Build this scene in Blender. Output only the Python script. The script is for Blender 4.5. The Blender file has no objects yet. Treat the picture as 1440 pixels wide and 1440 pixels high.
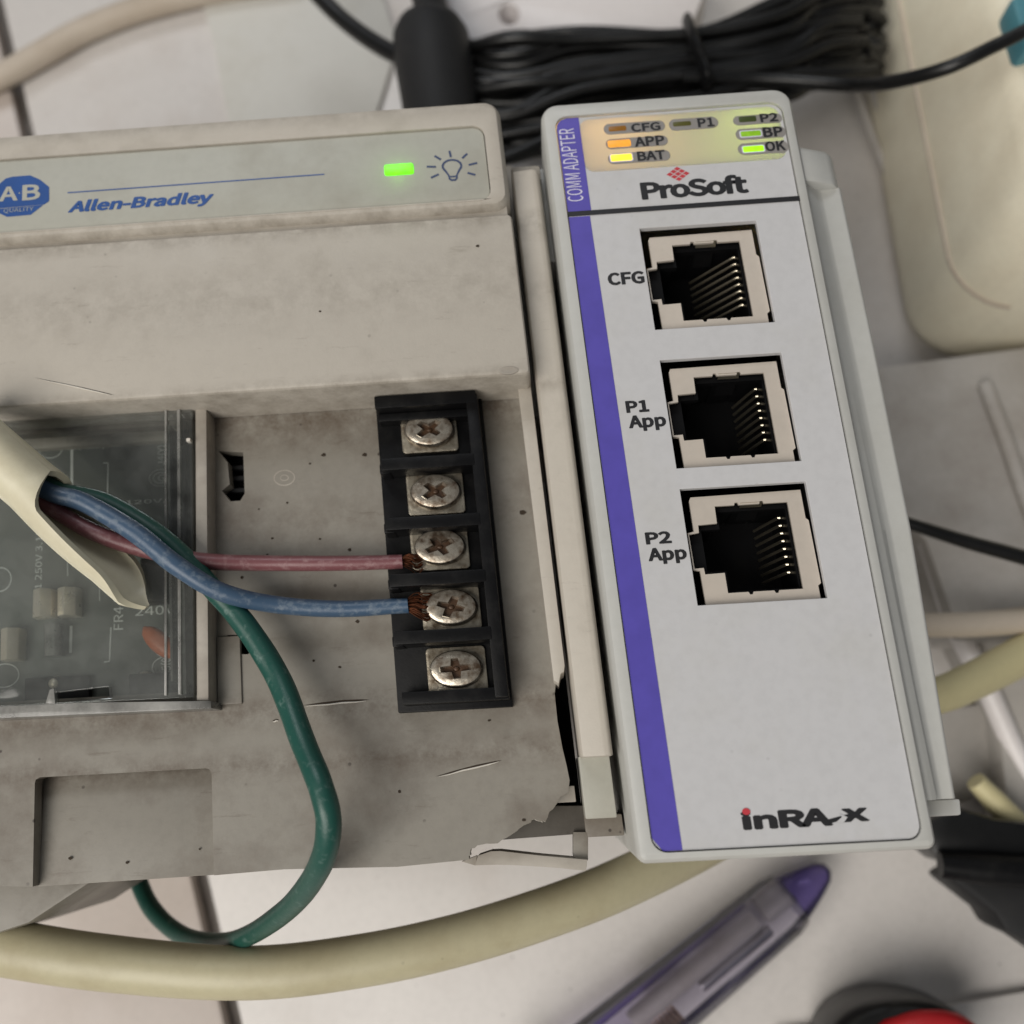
import bpy, bmesh, math, random
from mathutils import Vector, Matrix, geometry
random.seed(11)

# ------------------------------------------------------------------ camera, world, light, exposure
MM = 0.001                       # everything below is written in millimetres
SH = -0.0522686                  # the modules stand very slightly out of square
CAM = Vector((-9.513170, 8.140532, 108.142987))
RR = ((0.9977839677, -0.0518042495, -0.0417549218),
      (-0.0608193999, -0.9646039766, -0.2565933921),
      (-0.0269843355, 0.2585642822, -0.9656170864))
FPX = 1400.0                     # focal length in pixels of the 1440 px photograph

scene = bpy.context.scene
col = scene.collection
cam_data = bpy.data.cameras.new('camera')
cam_data.sensor_fit = 'HORIZONTAL'
cam_data.sensor_width = 7.0
cam_data.lens = 7.0 * FPX / 1440.0
cam_data.clip_start = 0.002
cam_data.clip_end = 20.0
cam_data.dof.use_dof = True
cam_data.dof.focus_distance = 0.113
cam_data.dof.aperture_fstop = 3.5
camera = bpy.data.objects.new('camera', cam_data)
col.objects.link(camera)
camera.matrix_world = Matrix((
    (RR[0][0], -RR[1][0], -RR[2][0], CAM.x * MM),
    (RR[0][1], -RR[1][1], -RR[2][1], CAM.y * MM),
    (RR[0][2], -RR[1][2], -RR[2][2], CAM.z * MM),
    (0, 0, 0, 1)))
scene.camera = camera

world = bpy.data.worlds.new('World')
scene.world = world
world.use_nodes = True
wn = world.node_tree.nodes
wn['Background'].inputs[0].default_value = (0.93, 0.96, 1.0, 1)
wn['Background'].inputs[1].default_value = 0.14

def area_lamp(name, loc, aim, sx, sy, power, color):
    d = bpy.data.lights.new(name, 'AREA')
    d.shape = 'RECTANGLE'; d.size = sx; d.size_y = sy; d.energy = power; d.color = color
    o = bpy.data.objects.new(name, d); col.objects.link(o)
    o.location = loc
    o.rotation_euler = (Vector(aim) - Vector(loc)).to_track_quat('-Z', 'Y').to_euler()
    return o
# a ceiling luminaire behind the viewer and to the left, and an added weak fill beyond the modules, no source seen
area_lamp('key_fill_lamp', (-0.50, -0.48, 0.82), (0.0, 0.03, -0.02), 0.95, 0.70, 13.4, (1.0, 0.955, 0.89))
area_lamp('key_fill_lamp', (-0.25, 0.95, 0.90), (0.0, 0.03, -0.04), 0.60, 0.35, 3.8, (0.94, 0.965, 1.0))

scene.view_settings.view_transform = 'Standard'
scene.view_settings.look = 'None'
scene.view_settings.exposure = -0.16
scene.view_settings.gamma = 1.0
scene.render.engine = 'CYCLES'
scene.cycles.max_bounces = 10
scene.cycles.transparent_max_bounces = 16
scene.cycles.use_denoising = True

def at(px, py, z=0.0):
    """Point of the place (mm) seen at a pixel of the photograph on the level z."""
    v = Vector((px - 720.0, py - 720.0, FPX))
    r = Vector((RR[0][0]*v.x + RR[1][0]*v.y + RR[2][0]*v.z,
                RR[0][1]*v.x + RR[1][1]*v.y + RR[2][1]*v.z,
                RR[0][2]*v.x + RR[1][2]*v.y + RR[2][2]*v.z))
    p = CAM + r * ((z - CAM.z) / r.z)
    return Vector((p.x - SH*p.y, p.y, z))
def at2(px, py, z=0.0):
    p = at(px, py, z); return (p.x, p.y)

# ------------------------------------------------------------------ materials
def nodes_of(name):
    m = bpy.data.materials.new(name); m.use_nodes = True
    nt = m.node_tree
    return m, nt, nt.nodes['Principled BSDF']
def mapped(nt, scale=(1000, 1000, 1000)):
    tc = nt.nodes.new('ShaderNodeTexCoord'); mp = nt.nodes.new('ShaderNodeMapping')
    mp.inputs['Scale'].default_value = scale
    nt.links.new(tc.outputs['Object'], mp.inputs['Vector'])
    return mp.outputs['Vector']
def noise(nt, vec, scale, detail=5, rough=0.6):
    n = nt.nodes.new('ShaderNodeTexNoise')
    n.inputs['Scale'].default_value = scale; n.inputs['Detail'].default_value = detail
    n.inputs['Roughness'].default_value = rough
    nt.links.new(vec, n.inputs['Vector'])
    return n.outputs['Fac']
def ramp(nt, fac, a, b, ca=(0,0,0,1), cb=(1,1,1,1)):
    r = nt.nodes.new('ShaderNodeValToRGB')
    r.color_ramp.elements[0].position = a; r.color_ramp.elements[0].color = ca
    r.color_ramp.elements[1].position = b; r.color_ramp.elements[1].color = cb
    nt.links.new(fac, r.inputs['Fac'])
    return r.outputs['Color']
def mixc(nt, fac, a, b):
    m = nt.nodes.new('ShaderNodeMix'); m.data_type = 'RGBA'
    if isinstance(fac, float): m.inputs[0].default_value = fac
    else: nt.links.new(fac, m.inputs[0])
    for k, c in ((6, a), (7, b)):
        if isinstance(c, tuple): m.inputs[k].default_value = (*c[:3], 1)
        else: nt.links.new(c, m.inputs[k])
    return m.outputs[2]
def mul(nt, a, k):
    m = nt.nodes.new('ShaderNodeMath'); m.operation = 'MULTIPLY'
    nt.links.new(a, m.inputs[0])
    if isinstance(k, (int, float)): m.inputs[1].default_value = k
    else: nt.links.new(k, m.inputs[1])
    return m.outputs[0]
def bump(nt, bs, h, strength, dist):
    b = nt.nodes.new('ShaderNodeBump'); b.inputs['Strength'].default_value = strength
    b.inputs['Distance'].default_value = dist
    nt.links.new(h, b.inputs['Height']); nt.links.new(b.outputs['Normal'], bs.inputs['Normal'])

def dirty(name, base, dirt, amount=0.5, scale=0.06, rough=0.5, specks=0.0, grain=0.25, lo=0.48, hi=0.72, streak=None, spec=0.5, metallic=0.0, grain_scale=3.0, bands=(), scuff=0.0):
    """Moulded plastic (or metal) with blotches of dirt, fine mottling, specks and moulded grain."""
    m, nt, bs = nodes_of(name)
    v = mapped(nt)
    n1 = noise(nt, v, scale, 7, 0.65)
    c = mixc(nt, mul(nt, ramp(nt, n1, lo, hi), amount), base, dirt)
    n2 = noise(nt, v, 0.9, 4)
    c = mixc(nt, mul(nt, ramp(nt, n2, 0.42, 0.75), 0.22*amount + 0.03), c, tuple(x*0.62 for x in base))
    if streak:
        v2 = mapped(nt, streak)
        n3 = noise(nt, v2, 0.12, 5, 0.7)
        c = mixc(nt, mul(nt, ramp(nt, n3, 0.55, 0.75), 0.5*amount), c, dirt)
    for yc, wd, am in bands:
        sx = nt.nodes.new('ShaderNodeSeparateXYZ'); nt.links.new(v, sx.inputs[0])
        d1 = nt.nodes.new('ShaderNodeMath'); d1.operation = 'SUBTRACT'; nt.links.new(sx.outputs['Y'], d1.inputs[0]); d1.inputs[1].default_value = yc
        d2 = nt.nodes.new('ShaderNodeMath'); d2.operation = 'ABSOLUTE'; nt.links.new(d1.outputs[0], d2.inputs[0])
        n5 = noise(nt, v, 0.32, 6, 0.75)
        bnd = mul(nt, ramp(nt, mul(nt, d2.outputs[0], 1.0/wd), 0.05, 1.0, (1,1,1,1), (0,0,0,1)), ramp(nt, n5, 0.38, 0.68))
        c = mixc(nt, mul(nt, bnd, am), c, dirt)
    n6 = noise(nt, mapped(nt, (260, 1400, 600)), 0.55, 6, 0.8)
    c = mixc(nt, mul(nt, ramp(nt, n6, 0.60, 0.70), 0.55*scuff), c, dirt)
    if specks:
        vo = nt.nodes.new('ShaderNodeTexVoronoi'); vo.inputs['Scale'].default_value = 0.34
        nt.links.new(v, vo.inputs['Vector'])
        n4 = noise(nt, v, 0.09, 2)
        s = mul(nt, ramp(nt, vo.outputs['Distance'], 0.05, 0.085, (1,1,1,1), (0,0,0,1)), ramp(nt, n4, 0.5, 0.56))
        c = mixc(nt, mul(nt, s, specks), c, (0.03, 0.02, 0.015))
    nt.links.new(c, bs.inputs['Base Color'])
    rr = ramp(nt, n1, 0.3, 0.8, (rough-0.07,)*3+(1,), (min(1, rough+0.15),)*3+(1,))
    nt.links.new(rr, bs.inputs['Roughness'])
    bs.inputs['Specular IOR Level'].default_value = spec
    bs.inputs['Metallic'].default_value = metallic
    if grain:
        bump(nt, bs, noise(nt, v, grain_scale, 3), grain, 0.00006)
    return m
def plain(name, c, rough=0.5, metallic=0.0, spec=0.5, var=0.12):
    m, nt, bs = nodes_of(name)
    v = mapped(nt)
    n = noise(nt, v, 0.35, 4)
    nt.links.new(mixc(nt, ramp(nt, n, 0.35, 0.7), c, tuple(x*(1-var) for x in c)), bs.inputs['Base Color'])
    bs.inputs['Roughness'].default_value = rough
    bs.inputs['Metallic'].default_value = metallic
    bs.inputs['Specular IOR Level'].default_value = spec
    return m
def glowing(name, c, e, strength, rough=0.3):
    m, nt, bs = nodes_of(name)
    bs.inputs['Base Color'].default_value = (*c, 1)
    v = mapped(nt)
    n = noise(nt, v, 1.6, 3)
    nt.links.new(ramp(nt, n, 0.3, 0.75, tuple(x*0.62 for x in e)+(1,), (*e, 1)), bs.inputs['Emission Color'])
    bs.inputs['Emission Strength'].default_value = strength
    bs.inputs['Roughness'].default_value = rough
    return m
def clear(name, tint, gloss_rough, haze, haze_col):
    """Thin clear plastic: see-through, glossy at grazing angles, a little dusty."""
    m = bpy.data.materials.new(name); m.use_nodes = True
    nt = m.node_tree; nt.nodes.remove(nt.nodes['Principled BSDF'])
    out = nt.nodes['Material Output']
    tr = nt.nodes.new('ShaderNodeBsdfTransparent'); tr.inputs[0].default_value = (*tint, 1)
    gl = nt.nodes.new('ShaderNodeBsdfGlossy'); gl.inputs['Roughness'].default_value = gloss_rough
    df = nt.nodes.new('ShaderNodeBsdfDiffuse'); df.inputs[0].default_value = (*haze_col, 1)
    v = mapped(nt)
    hz = mul(nt, ramp(nt, noise(nt, v, 0.09, 6, 0.7), 0.3, 0.75), haze)
    fr = nt.nodes.new('ShaderNodeFresnel'); fr.inputs[0].default_value = 1.46
    m1 = nt.nodes.new('ShaderNodeMixShader'); m2 = nt.nodes.new('ShaderNodeMixShader')
    nt.links.new(hz, m1.inputs[0]); nt.links.new(tr.outputs[0], m1.inputs[1]); nt.links.new(df.outputs[0], m1.inputs[2])
    nt.links.new(fr.outputs[0], m2.inputs[0]); nt.links.new(m1.outputs[0], m2.inputs[1]); nt.links.new(gl.outputs[0], m2.inputs[2])
    nt.links.new(m2.outputs[0], out.inputs['Surface'])
    return m

M = {}
M['ps'] = dirty('supply_plastic', (0.485, 0.445, 0.385), (0.17, 0.14, 0.105), 0.34, 0.075, 0.5, 0.25, 0.3, 0.52, 0.78, None, 0.5, 0, 3.0, ((75.4, 2.6, 0.7), (53.9, 1.6, 0.55), (91, 2.0, 0.4), (66, 6, 0.30)), 0.5)
M['ps_name'] = dirty('nameplate_film', (0.42, 0.415, 0.36), (0.27, 0.24, 0.19), 0.5, 0.05, 0.42, 0.0, 0.08)
M['ps_deck'] = dirty('terminal_deck_plastic', (0.245, 0.226, 0.192), (0.085, 0.058, 0.038), 0.78, 0.085, 0.46, 0.85, 0.15, 0.47, 0.78, None, 0.5, 0, 3.0, ((53.5, 6, 0.9), (17.2, 3.0, 0.8), (11.2, 2.5, 0.7), (40, 7, 0.4)), 0.6)  # grimy deck plastic; its darker base also holds shade of the recess
M['ps_rim'] = dirty('supply_rim_plastic', (0.40, 0.365, 0.315), (0.17, 0.14, 0.11), 0.7, 0.10, 0.5, 0.3, 0.15, 0.45, 0.75, (900, 150, 300))
M['pro'] = dirty('module_plastic', (0.48, 0.48, 0.455), (0.36, 0.345, 0.30), 0.35, 0.05, 0.42, 0.0, 0.12)
M['label'] = dirty('module_label_film', (0.55, 0.547, 0.555), (0.48, 0.47, 0.44), 0.6, 0.04, 0.36, 0.12, 0.05, 0.48, 0.72, None, 0.5, 0, 3.0, ((0.5, 2.0, 0.25), (87.5, 2.0, 0.2)), 0.12)
M['purple'] = plain('purple_print', (0.094, 0.074, 0.41), 0.4)
M['white_ink'] = plain('white_ink', (0.70, 0.68, 0.80), 0.5)
M['black_ink'] = plain('black_ink', (0.014, 0.014, 0.016), 0.45)
M['grey_ink'] = plain('grey_print', (0.265, 0.25, 0.235), 0.45)
M['red_ink'] = plain('red_print', (0.55, 0.045, 0.06), 0.45)
M['blue_ink'] = plain('blue_print', (0.014, 0.075, 0.285), 0.45)
M['navy_ink'] = plain('navy_print', (0.028, 0.05, 0.13), 0.45)
M['pale_ink'] = plain('pale_print', (0.36, 0.38, 0.37), 0.5)
M['silk'] = plain('board_silkscreen', (0.78, 0.80, 0.77), 0.6)
M['black'] = dirty('black_moulding', (0.0045, 0.0045, 0.005), (0.03, 0.029, 0.027), 0.5, 0.25, 0.42, 0.0, 0.25, 0.5, 0.85, None, 0.16)
M['black_soft'] = dirty('black_rubber', (0.005, 0.005, 0.005), (0.012, 0.012, 0.012), 0.5, 0.1, 0.33, 0.0, 0.1, 0.48, 0.72, None, 0.45)
M['black_box'] = dirty('charcoal_plastic', (0.018, 0.018, 0.019), (0.028, 0.028, 0.028), 0.5, 0.1, 0.55, 0.0, 0.1, 0.48, 0.72, None, 0.25)
M['void'] = plain('unlit_inside', (0.004, 0.004, 0.004), 0.8, 0, 0.05)  # near-black colour stands in for insides that get no light
M['liner'] = plain('black_socket_liner', (0.004, 0.004, 0.0045), 0.5, 0, 0.15)
M['jack'] = dirty('jack_shield_metal', (0.66, 0.59, 0.51), (0.50, 0.42, 0.35), 0.4, 0.25, 0.40, 0.0, 0.08, 0.45, 0.8, None, 0.5, 0.35)
M['gold'] = plain('contact_metal', (0.60, 0.54, 0.42), 0.36, 1.0)
M['screw'] = dirty('tarnished_screw', (0.52, 0.47, 0.39), (0.09, 0.05, 0.025), 0.95, 0.8, 0.30, 0.0, 0.6, 0.42, 0.64, None, 0.5, 0.8, 1.4)
M['clamp'] = dirty('tarnished_clamp', (0.52, 0.47, 0.375), (0.10, 0.065, 0.035), 0.9, 0.8, 0.36, 0.0, 0.5, 0.42, 0.7, None, 0.5, 0.8)
M['rust'] = dirty('rusty_recess', (0.085, 0.042, 0.018), (0.03, 0.014, 0.007), 0.8, 0.8, 0.45, 0.0, 0.5, 0.3, 0.7, None, 0.5, 0.3)
M['copper'] = plain('copper_strand', (0.26, 0.10, 0.05), 0.35, 0.85, 0.5, 0.6)
M['blue'] = dirty('blue_insulation', (0.050, 0.092, 0.155), (0.26, 0.31, 0.36), 0.95, 0.9, 0.38, 0.0, 0.25, 0.52, 0.8)
M['pink'] = dirty('pink_insulation', (0.185, 0.068, 0.075), (0.42, 0.27, 0.27), 0.95, 0.9, 0.38, 0.0, 0.25, 0.5, 0.8)
M['green'] = dirty('green_insulation', (0.012, 0.075, 0.058), (0.18, 0.28, 0.25), 0.95, 0.9, 0.38, 0.0, 0.25, 0.56, 0.82)
M['sheath'] = dirty('cream_sheath', (0.66, 0.615, 0.455), (0.44, 0.37, 0.24), 0.5, 0.08, 0.42, 0.0, 0.1)
M['sheath_in'] = dirty('sheath_inside', (0.36, 0.32, 0.17), (0.22, 0.17, 0.08), 0.6, 0.2, 0.5, 0.0, 0.2)
M['cable'] = dirty('cream_cable_skin', (0.52, 0.475, 0.315), (0.33, 0.26, 0.14), 0.6, 0.05, 0.42, 0.15, 0.1, 0.48, 0.75, (70, 900, 300))
M['cable2'] = dirty('yellowed_cable_skin', (0.58, 0.52, 0.30), (0.40, 0.33, 0.18), 0.5, 0.05, 0.45, 0.0, 0.1)
M['cable3'] = dirty('dull_cream_cable_skin', (0.52, 0.45, 0.37), (0.36, 0.28, 0.2), 0.5, 0.05, 0.5, 0.0, 0.1)
M['cream'] = dirty('cream_case_plastic', (0.80, 0.75, 0.60), (0.52, 0.43, 0.30), 0.6, 0.022, 0.5, 0.1, 0.1, 0.47, 0.75)
M['tile'] = dirty('glazed_white_tile', (0.53, 0.465, 0.42), (0.40, 0.32, 0.26), 0.6, 0.02, 0.30, 0.35, 0.05, 0.5, 0.8)
M['tile2'] = dirty('glazed_pale_tile', (0.62, 0.59, 0.565), (0.42, 0.35, 0.30), 0.7, 0.016, 0.28, 0.5, 0.05, 0.52, 0.8)
M['card'] = dirty('pale_green_card', (0.60, 0.59, 0.55), (0.46, 0.43, 0.36), 0.5, 0.03, 0.5, 0.0, 0.05)
M['grout'] = dirty('grey_grout', (0.20, 0.18, 0.165), (0.12, 0.10, 0.09), 0.6, 0.2, 0.9, 0.0, 0.4)
M['white'] = dirty('white_plastic', (0.78, 0.74, 0.73), (0.58, 0.52, 0.49), 0.4, 0.03, 0.4, 0.0, 0.1)
M['tray'] = dirty('grey_white_plastic', (0.44, 0.415, 0.385), (0.24, 0.20, 0.165), 0.75, 0.03, 0.45, 0.2, 0.1)
M['steel'] = plain('steel_rod', (0.42, 0.40, 0.40), 0.3, 1.0)
M['brass'] = plain('brass_spring', (0.50, 0.33, 0.20), 0.3, 1.0)
M['red'] = plain('red_grip', (0.55, 0.02, 0.025), 0.4)
M['orange'] = plain('orange_capacitor', (0.60, 0.15, 0.045), 0.4)
M['board'] = dirty('circuit_board', (0.13, 0.14, 0.125), (0.19, 0.195, 0.175), 0.6, 0.1, 0.5, 0.0, 0.1)
M['clip'] = dirty('fuse_clip_metal', (0.92, 0.84, 0.70), (0.55, 0.45, 0.32), 0.5, 0.3, 0.3, 0.0, 0.1, 0.45, 0.8, None, 0.5, 0.55)
M['teal'] = plain('teal_plastic', (0.08, 0.25, 0.30), 0.4)
M['ps_shaded'] = dirty('shaded_ledge_plastic', (0.085, 0.075, 0.062), (0.04, 0.032, 0.024), 0.8, 0.1, 0.6, 0.3, 0.2)  # darkened base paints in the shade under the broken deck corner
M['crack'] = plain('crack_shadow_grime', (0.05, 0.038, 0.028), 0.8, 0, 0.1)  # flat dark colour: shadow inside gouges, and real grime specks
M['chip'] = plain('fresh_plastic', (0.66, 0.62, 0.55), 0.5)
M['lid'] = clear('clear_lid', (0.93, 0.945, 0.935), 0.05, 0.20, (0.42, 0.43, 0.41))
M['lid_edge'] = clear('clear_lid_edge', (0.66, 0.68, 0.665), 0.15, 0.75, (0.50, 0.49, 0.46))
M['led_green'] = glowing('green_led', (0.1, 0.4, 0.02), (0.16, 1.0, 0.0), 1.4)
M['led_ok'] = glowing('ok_led', (0.2, 0.4, 0.02), (0.40, 1.0, 0.0), 1.35)
M['led_bp'] = glowing('bp_led', (0.15, 0.25, 0.02), (0.22, 0.52, 0.01), 0.75)
M['led_bat'] = glowing('bat_led', (0.5, 0.35, 0.02), (1.0, 0.74, 0.04), 1.9)
M['led_app'] = glowing('app_led', (0.5, 0.25, 0.05), (1.0, 0.40, 0.02), 0.85)
M['led_cfg'] = glowing('cfg_led', (0.18, 0.08, 0.01), (0.30, 0.12, 0.01), 0.4)
M['led_off'] = plain('unlit_led', (0.10, 0.095, 0.02), 0.3)
M['led_off2'] = plain('unlit_green_led', (0.055, 0.075, 0.02), 0.3)
# translucent film over the indicator row
m, nt, bs = nodes_of('indicator_film')
bs.inputs['Base Color'].default_value = (0.50, 0.49, 0.46, 1); bs.inputs['Roughness'].default_value = 0.36
trn = nt.nodes.new('ShaderNodeBsdfTranslucent'); trn.inputs[0].default_value = (0.8, 0.8, 0.78, 1)
mx = nt.nodes.new('ShaderNodeMixShader'); mx.inputs[0].default_value = 0.45
nt.links.new(bs.outputs[0], mx.inputs[1]); nt.links.new(trn.outputs[0], mx.inputs[2])
nt.links.new(mx.outputs[0], nt.nodes['Material Output'].inputs['Surface'])
M['film'] = m
# clear lilac handle and violet cap
M['lilac'] = clear('clear_lilac_acrylic', (0.90, 0.88, 0.96), 0.04, 0.14, (0.55, 0.52, 0.66))
M['violet'] = clear('clear_violet_acrylic', (0.60, 0.54, 0.84), 0.06, 0.40, (0.20, 0.15, 0.48))

# ------------------------------------------------------------------ mesh helpers
class MB:
    def __init__(s): s.v = []; s.f = []
    def add(s, vs, fs):
        o = len(s.v); s.v += [tuple(p) for p in vs]; s.f += [tuple(i+o for i in f) for f in fs]; return s
    def box(s, x0, x1, y0, y1, z0, z1):
        return s.add([(x0,y0,z0),(x1,y0,z0),(x1,y1,z0),(x0,y1,z0),(x0,y0,z1),(x1,y0,z1),(x1,y1,z1),(x0,y1,z1)],
                     [(3,2,1,0),(4,5,6,7),(0,1,5,4),(1,2,6,5),(2,3,7,6),(3,0,4,7)])
    def prism(s, poly, z0, z1, holes=()):
        loops = [list(poly)] + [list(h) for h in holes]
        flat = [p for l in loops for p in l]; n = len(flat)
        if holes:
            tri = geometry.tessellate_polygon([[Vector((p[0], p[1], 0)) for p in l] for l in loops])
            caps = [tuple(t) for t in tri]
        else:
            caps = [tuple(range(n))]
        vs = [(p[0], p[1], z0) for p in flat] + [(p[0], p[1], z1) for p in flat]
        fs = [tuple(reversed(c)) for c in caps] + [tuple(i+n for i in c) for c in caps]
        o = 0
        for l in loops:
            k = len(l)
            for i in range(k):
                a, b = o+i, o+(i+1) % k
                fs.append((a, b, b+n, a+n))
            o += k
        return s.add(vs, fs)
    def sheet(s, poly, z, holes=()):
        loops = [list(poly)] + [list(h) for h in holes]
        flat = [p for l in loops for p in l]
        tri = geometry.tessellate_polygon([[Vector((p[0], p[1], 0)) for p in l] for l in loops]) if holes else [tuple(range(len(flat)))]
        return s.add([(p[0], p[1], z) for p in flat], tri)
    def loft(s, rings, cap0=True, cap1=True, closed=True):
        n = len(rings[0]); vs = [p for r in rings for p in r]; fs = []
        for k in range(len(rings)-1):
            for i in range(n if closed else n-1):
                a, b = k*n+i, k*n+(i+1) % n
                fs.append((a, b, b+n, a+n))
        if cap0: fs.append(tuple(reversed(range(n))))
        if cap1: fs.append(tuple(range((len(rings)-1)*n, len(rings)*n)))
        return s.add(vs, fs)
    def tube(s, path, r, n=12, caps=True, squash=1.0):
        P = [Vector(p) for p in path]; rs = r if isinstance(r, (list, tuple)) else [r]*len(P)
        rings = []; up = Vector((0.13, 0.21, 0.97))
        for i, p in enumerate(P):
            t = (P[min(i+1, len(P)-1)] - P[max(i-1, 0)]).normalized()
            a = t.cross(up).normalized(); b = a.cross(t)
            rings.append([p + (a*math.cos(q) + b*math.sin(q)*squash)*rs[i] for q in (2*math.pi*j/n for j in range(n))])
        return s.loft(rings, caps, caps)
    def lathe(s, prof, c, n=24, ky=1.0):
        return s.loft([[(c[0]+r*math.cos(q), c[1]+r*ky*math.sin(q), c[2]+z) for q in (2*math.pi*j/n for j in range(n))] for r, z in prof])
    def build(s, name, mat, parent=None, bevel=0.0, seg=2, sharp=38, doubles=True, angle=30):
        me = bpy.data.meshes.new(name)
        me.from_pydata([((p[0]+SH*p[1])*MM, p[1]*MM, p[2]*MM) for p in s.v], [], s.f)
        bm = bmesh.new(); bm.from_mesh(me)
        if doubles: bmesh.ops.remove_doubles(bm, verts=bm.verts, dist=1e-7)
        bmesh.ops.recalc_face_normals(bm, faces=bm.faces)
        if bevel:
            es = [e for e in bm.edges if len(e.link_faces) == 2 and e.calc_face_angle(0) > math.radians(angle)]
            bmesh.ops.bevel(bm, geom=es, offset=bevel*MM, offset_type='OFFSET', segments=seg, profile=0.6, affect='EDGES', clamp_overlap=True)
        bm.to_mesh(me); bm.free()
        for p in me.polygons: p.use_smooth = True
        me.set_sharp_from_angle(angle=math.radians(sharp))
        me.materials.append(M[mat])
        return link(name, me, parent)
def flare(mb):
    mb.v = [(x + min(1, max(0, (x-23)/5.5))*(y-44)*0.0095, y, z) for x, y, z in mb.v]; return mb
def link(name, me, parent=None):
    o = bpy.data.objects.new(name, me); col.objects.link(o)
    if parent is not None:
        o.parent = parent
        o.matrix_parent_inverse = parent.matrix_world.inverted()
    return o
def tag(o, label, cat, group=None, kind=None):
    if label: o['label'] = label
    if cat: o['category'] = cat
    if group: o['group'] = group
    if kind: o['kind'] = kind
    return o
def empty(name, x, y, z, label, cat, group=None):
    o = bpy.data.objects.new(name, None); col.objects.link(o)
    o.empty_display_size = 0.01
    o.location = ((x+SH*y)*MM, y*MM, z*MM)
    o.matrix_world = Matrix.Translation(o.location)
    return tag(o, label, cat, group)
def rrect(x0, x1, y0, y1, r, k=5, rb=None):
    rt = max(r, 0.01); rb = rt if rb is None else max(rb, 0.01); out = []
    for cx, cy, a0, r in ((x1-rt, y1-rt, 0, rt), (x0+rt, y1-rt, 90, rt), (x0+rb, y0+rb, 180, rb), (x1-rb, y0+rb, 270, rb)):
        for j in range(k+1):
            q = math.radians(a0 + 90*j/k); out.append((cx+r*math.cos(q), cy+r*math.sin(q)))
    return out
def ellipse(cx, cy, rx, ry, n=28):
    return [(cx+rx*math.cos(2*math.pi*j/n), cy+ry*math.sin(2*math.pi*j/n)) for j in range(n)]
def ring(mb, cx, cy, rx, ry, w, z, n=32):
    mb.sheet(ellipse(cx, cy, rx, ry, n), z, [list(reversed(ellipse(cx, cy, rx-w, ry-w, n)))]); return mb
def bar2(mb, a, b, w, z):
    a, b = Vector(a[:2]), Vector(b[:2]); d = (b-a).normalized(); n = Vector((-d.y, d.x))*w/2
    return mb.add([(*(a-n), z), (*(b-n), z), (*(b+n), z), (*(a+n), z)], [(0,1,2,3)])
def smooth(pts, k=8):
    """Catmull-Rom through 3-D points."""
    P = [Vector(p) for p in pts]; P = [P[0]*2-P[1]] + P + [P[-1]*2-P[-2]]; out = []
    for i in range(1, len(P)-2):
        a, b, c, d = P[i-1], P[i], P[i+1], P[i+2]
        for j in range(k):
            t = j/k
            out.append(0.5*((2*b) + (c-a)*t + (2*a-5*b+4*c-d)*t*t + (3*b-a-3*c+d)*t**3))
    out.append(P[-2]); return out
def lerp_list(vals, n):
    out = []
    for i in range(n):
        u = i/(n-1)*(len(vals)-1); k = min(int(u), len(vals)-2); out.append(vals[k]+(vals[k+1]-vals[k])*(u-k))
    return out
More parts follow.
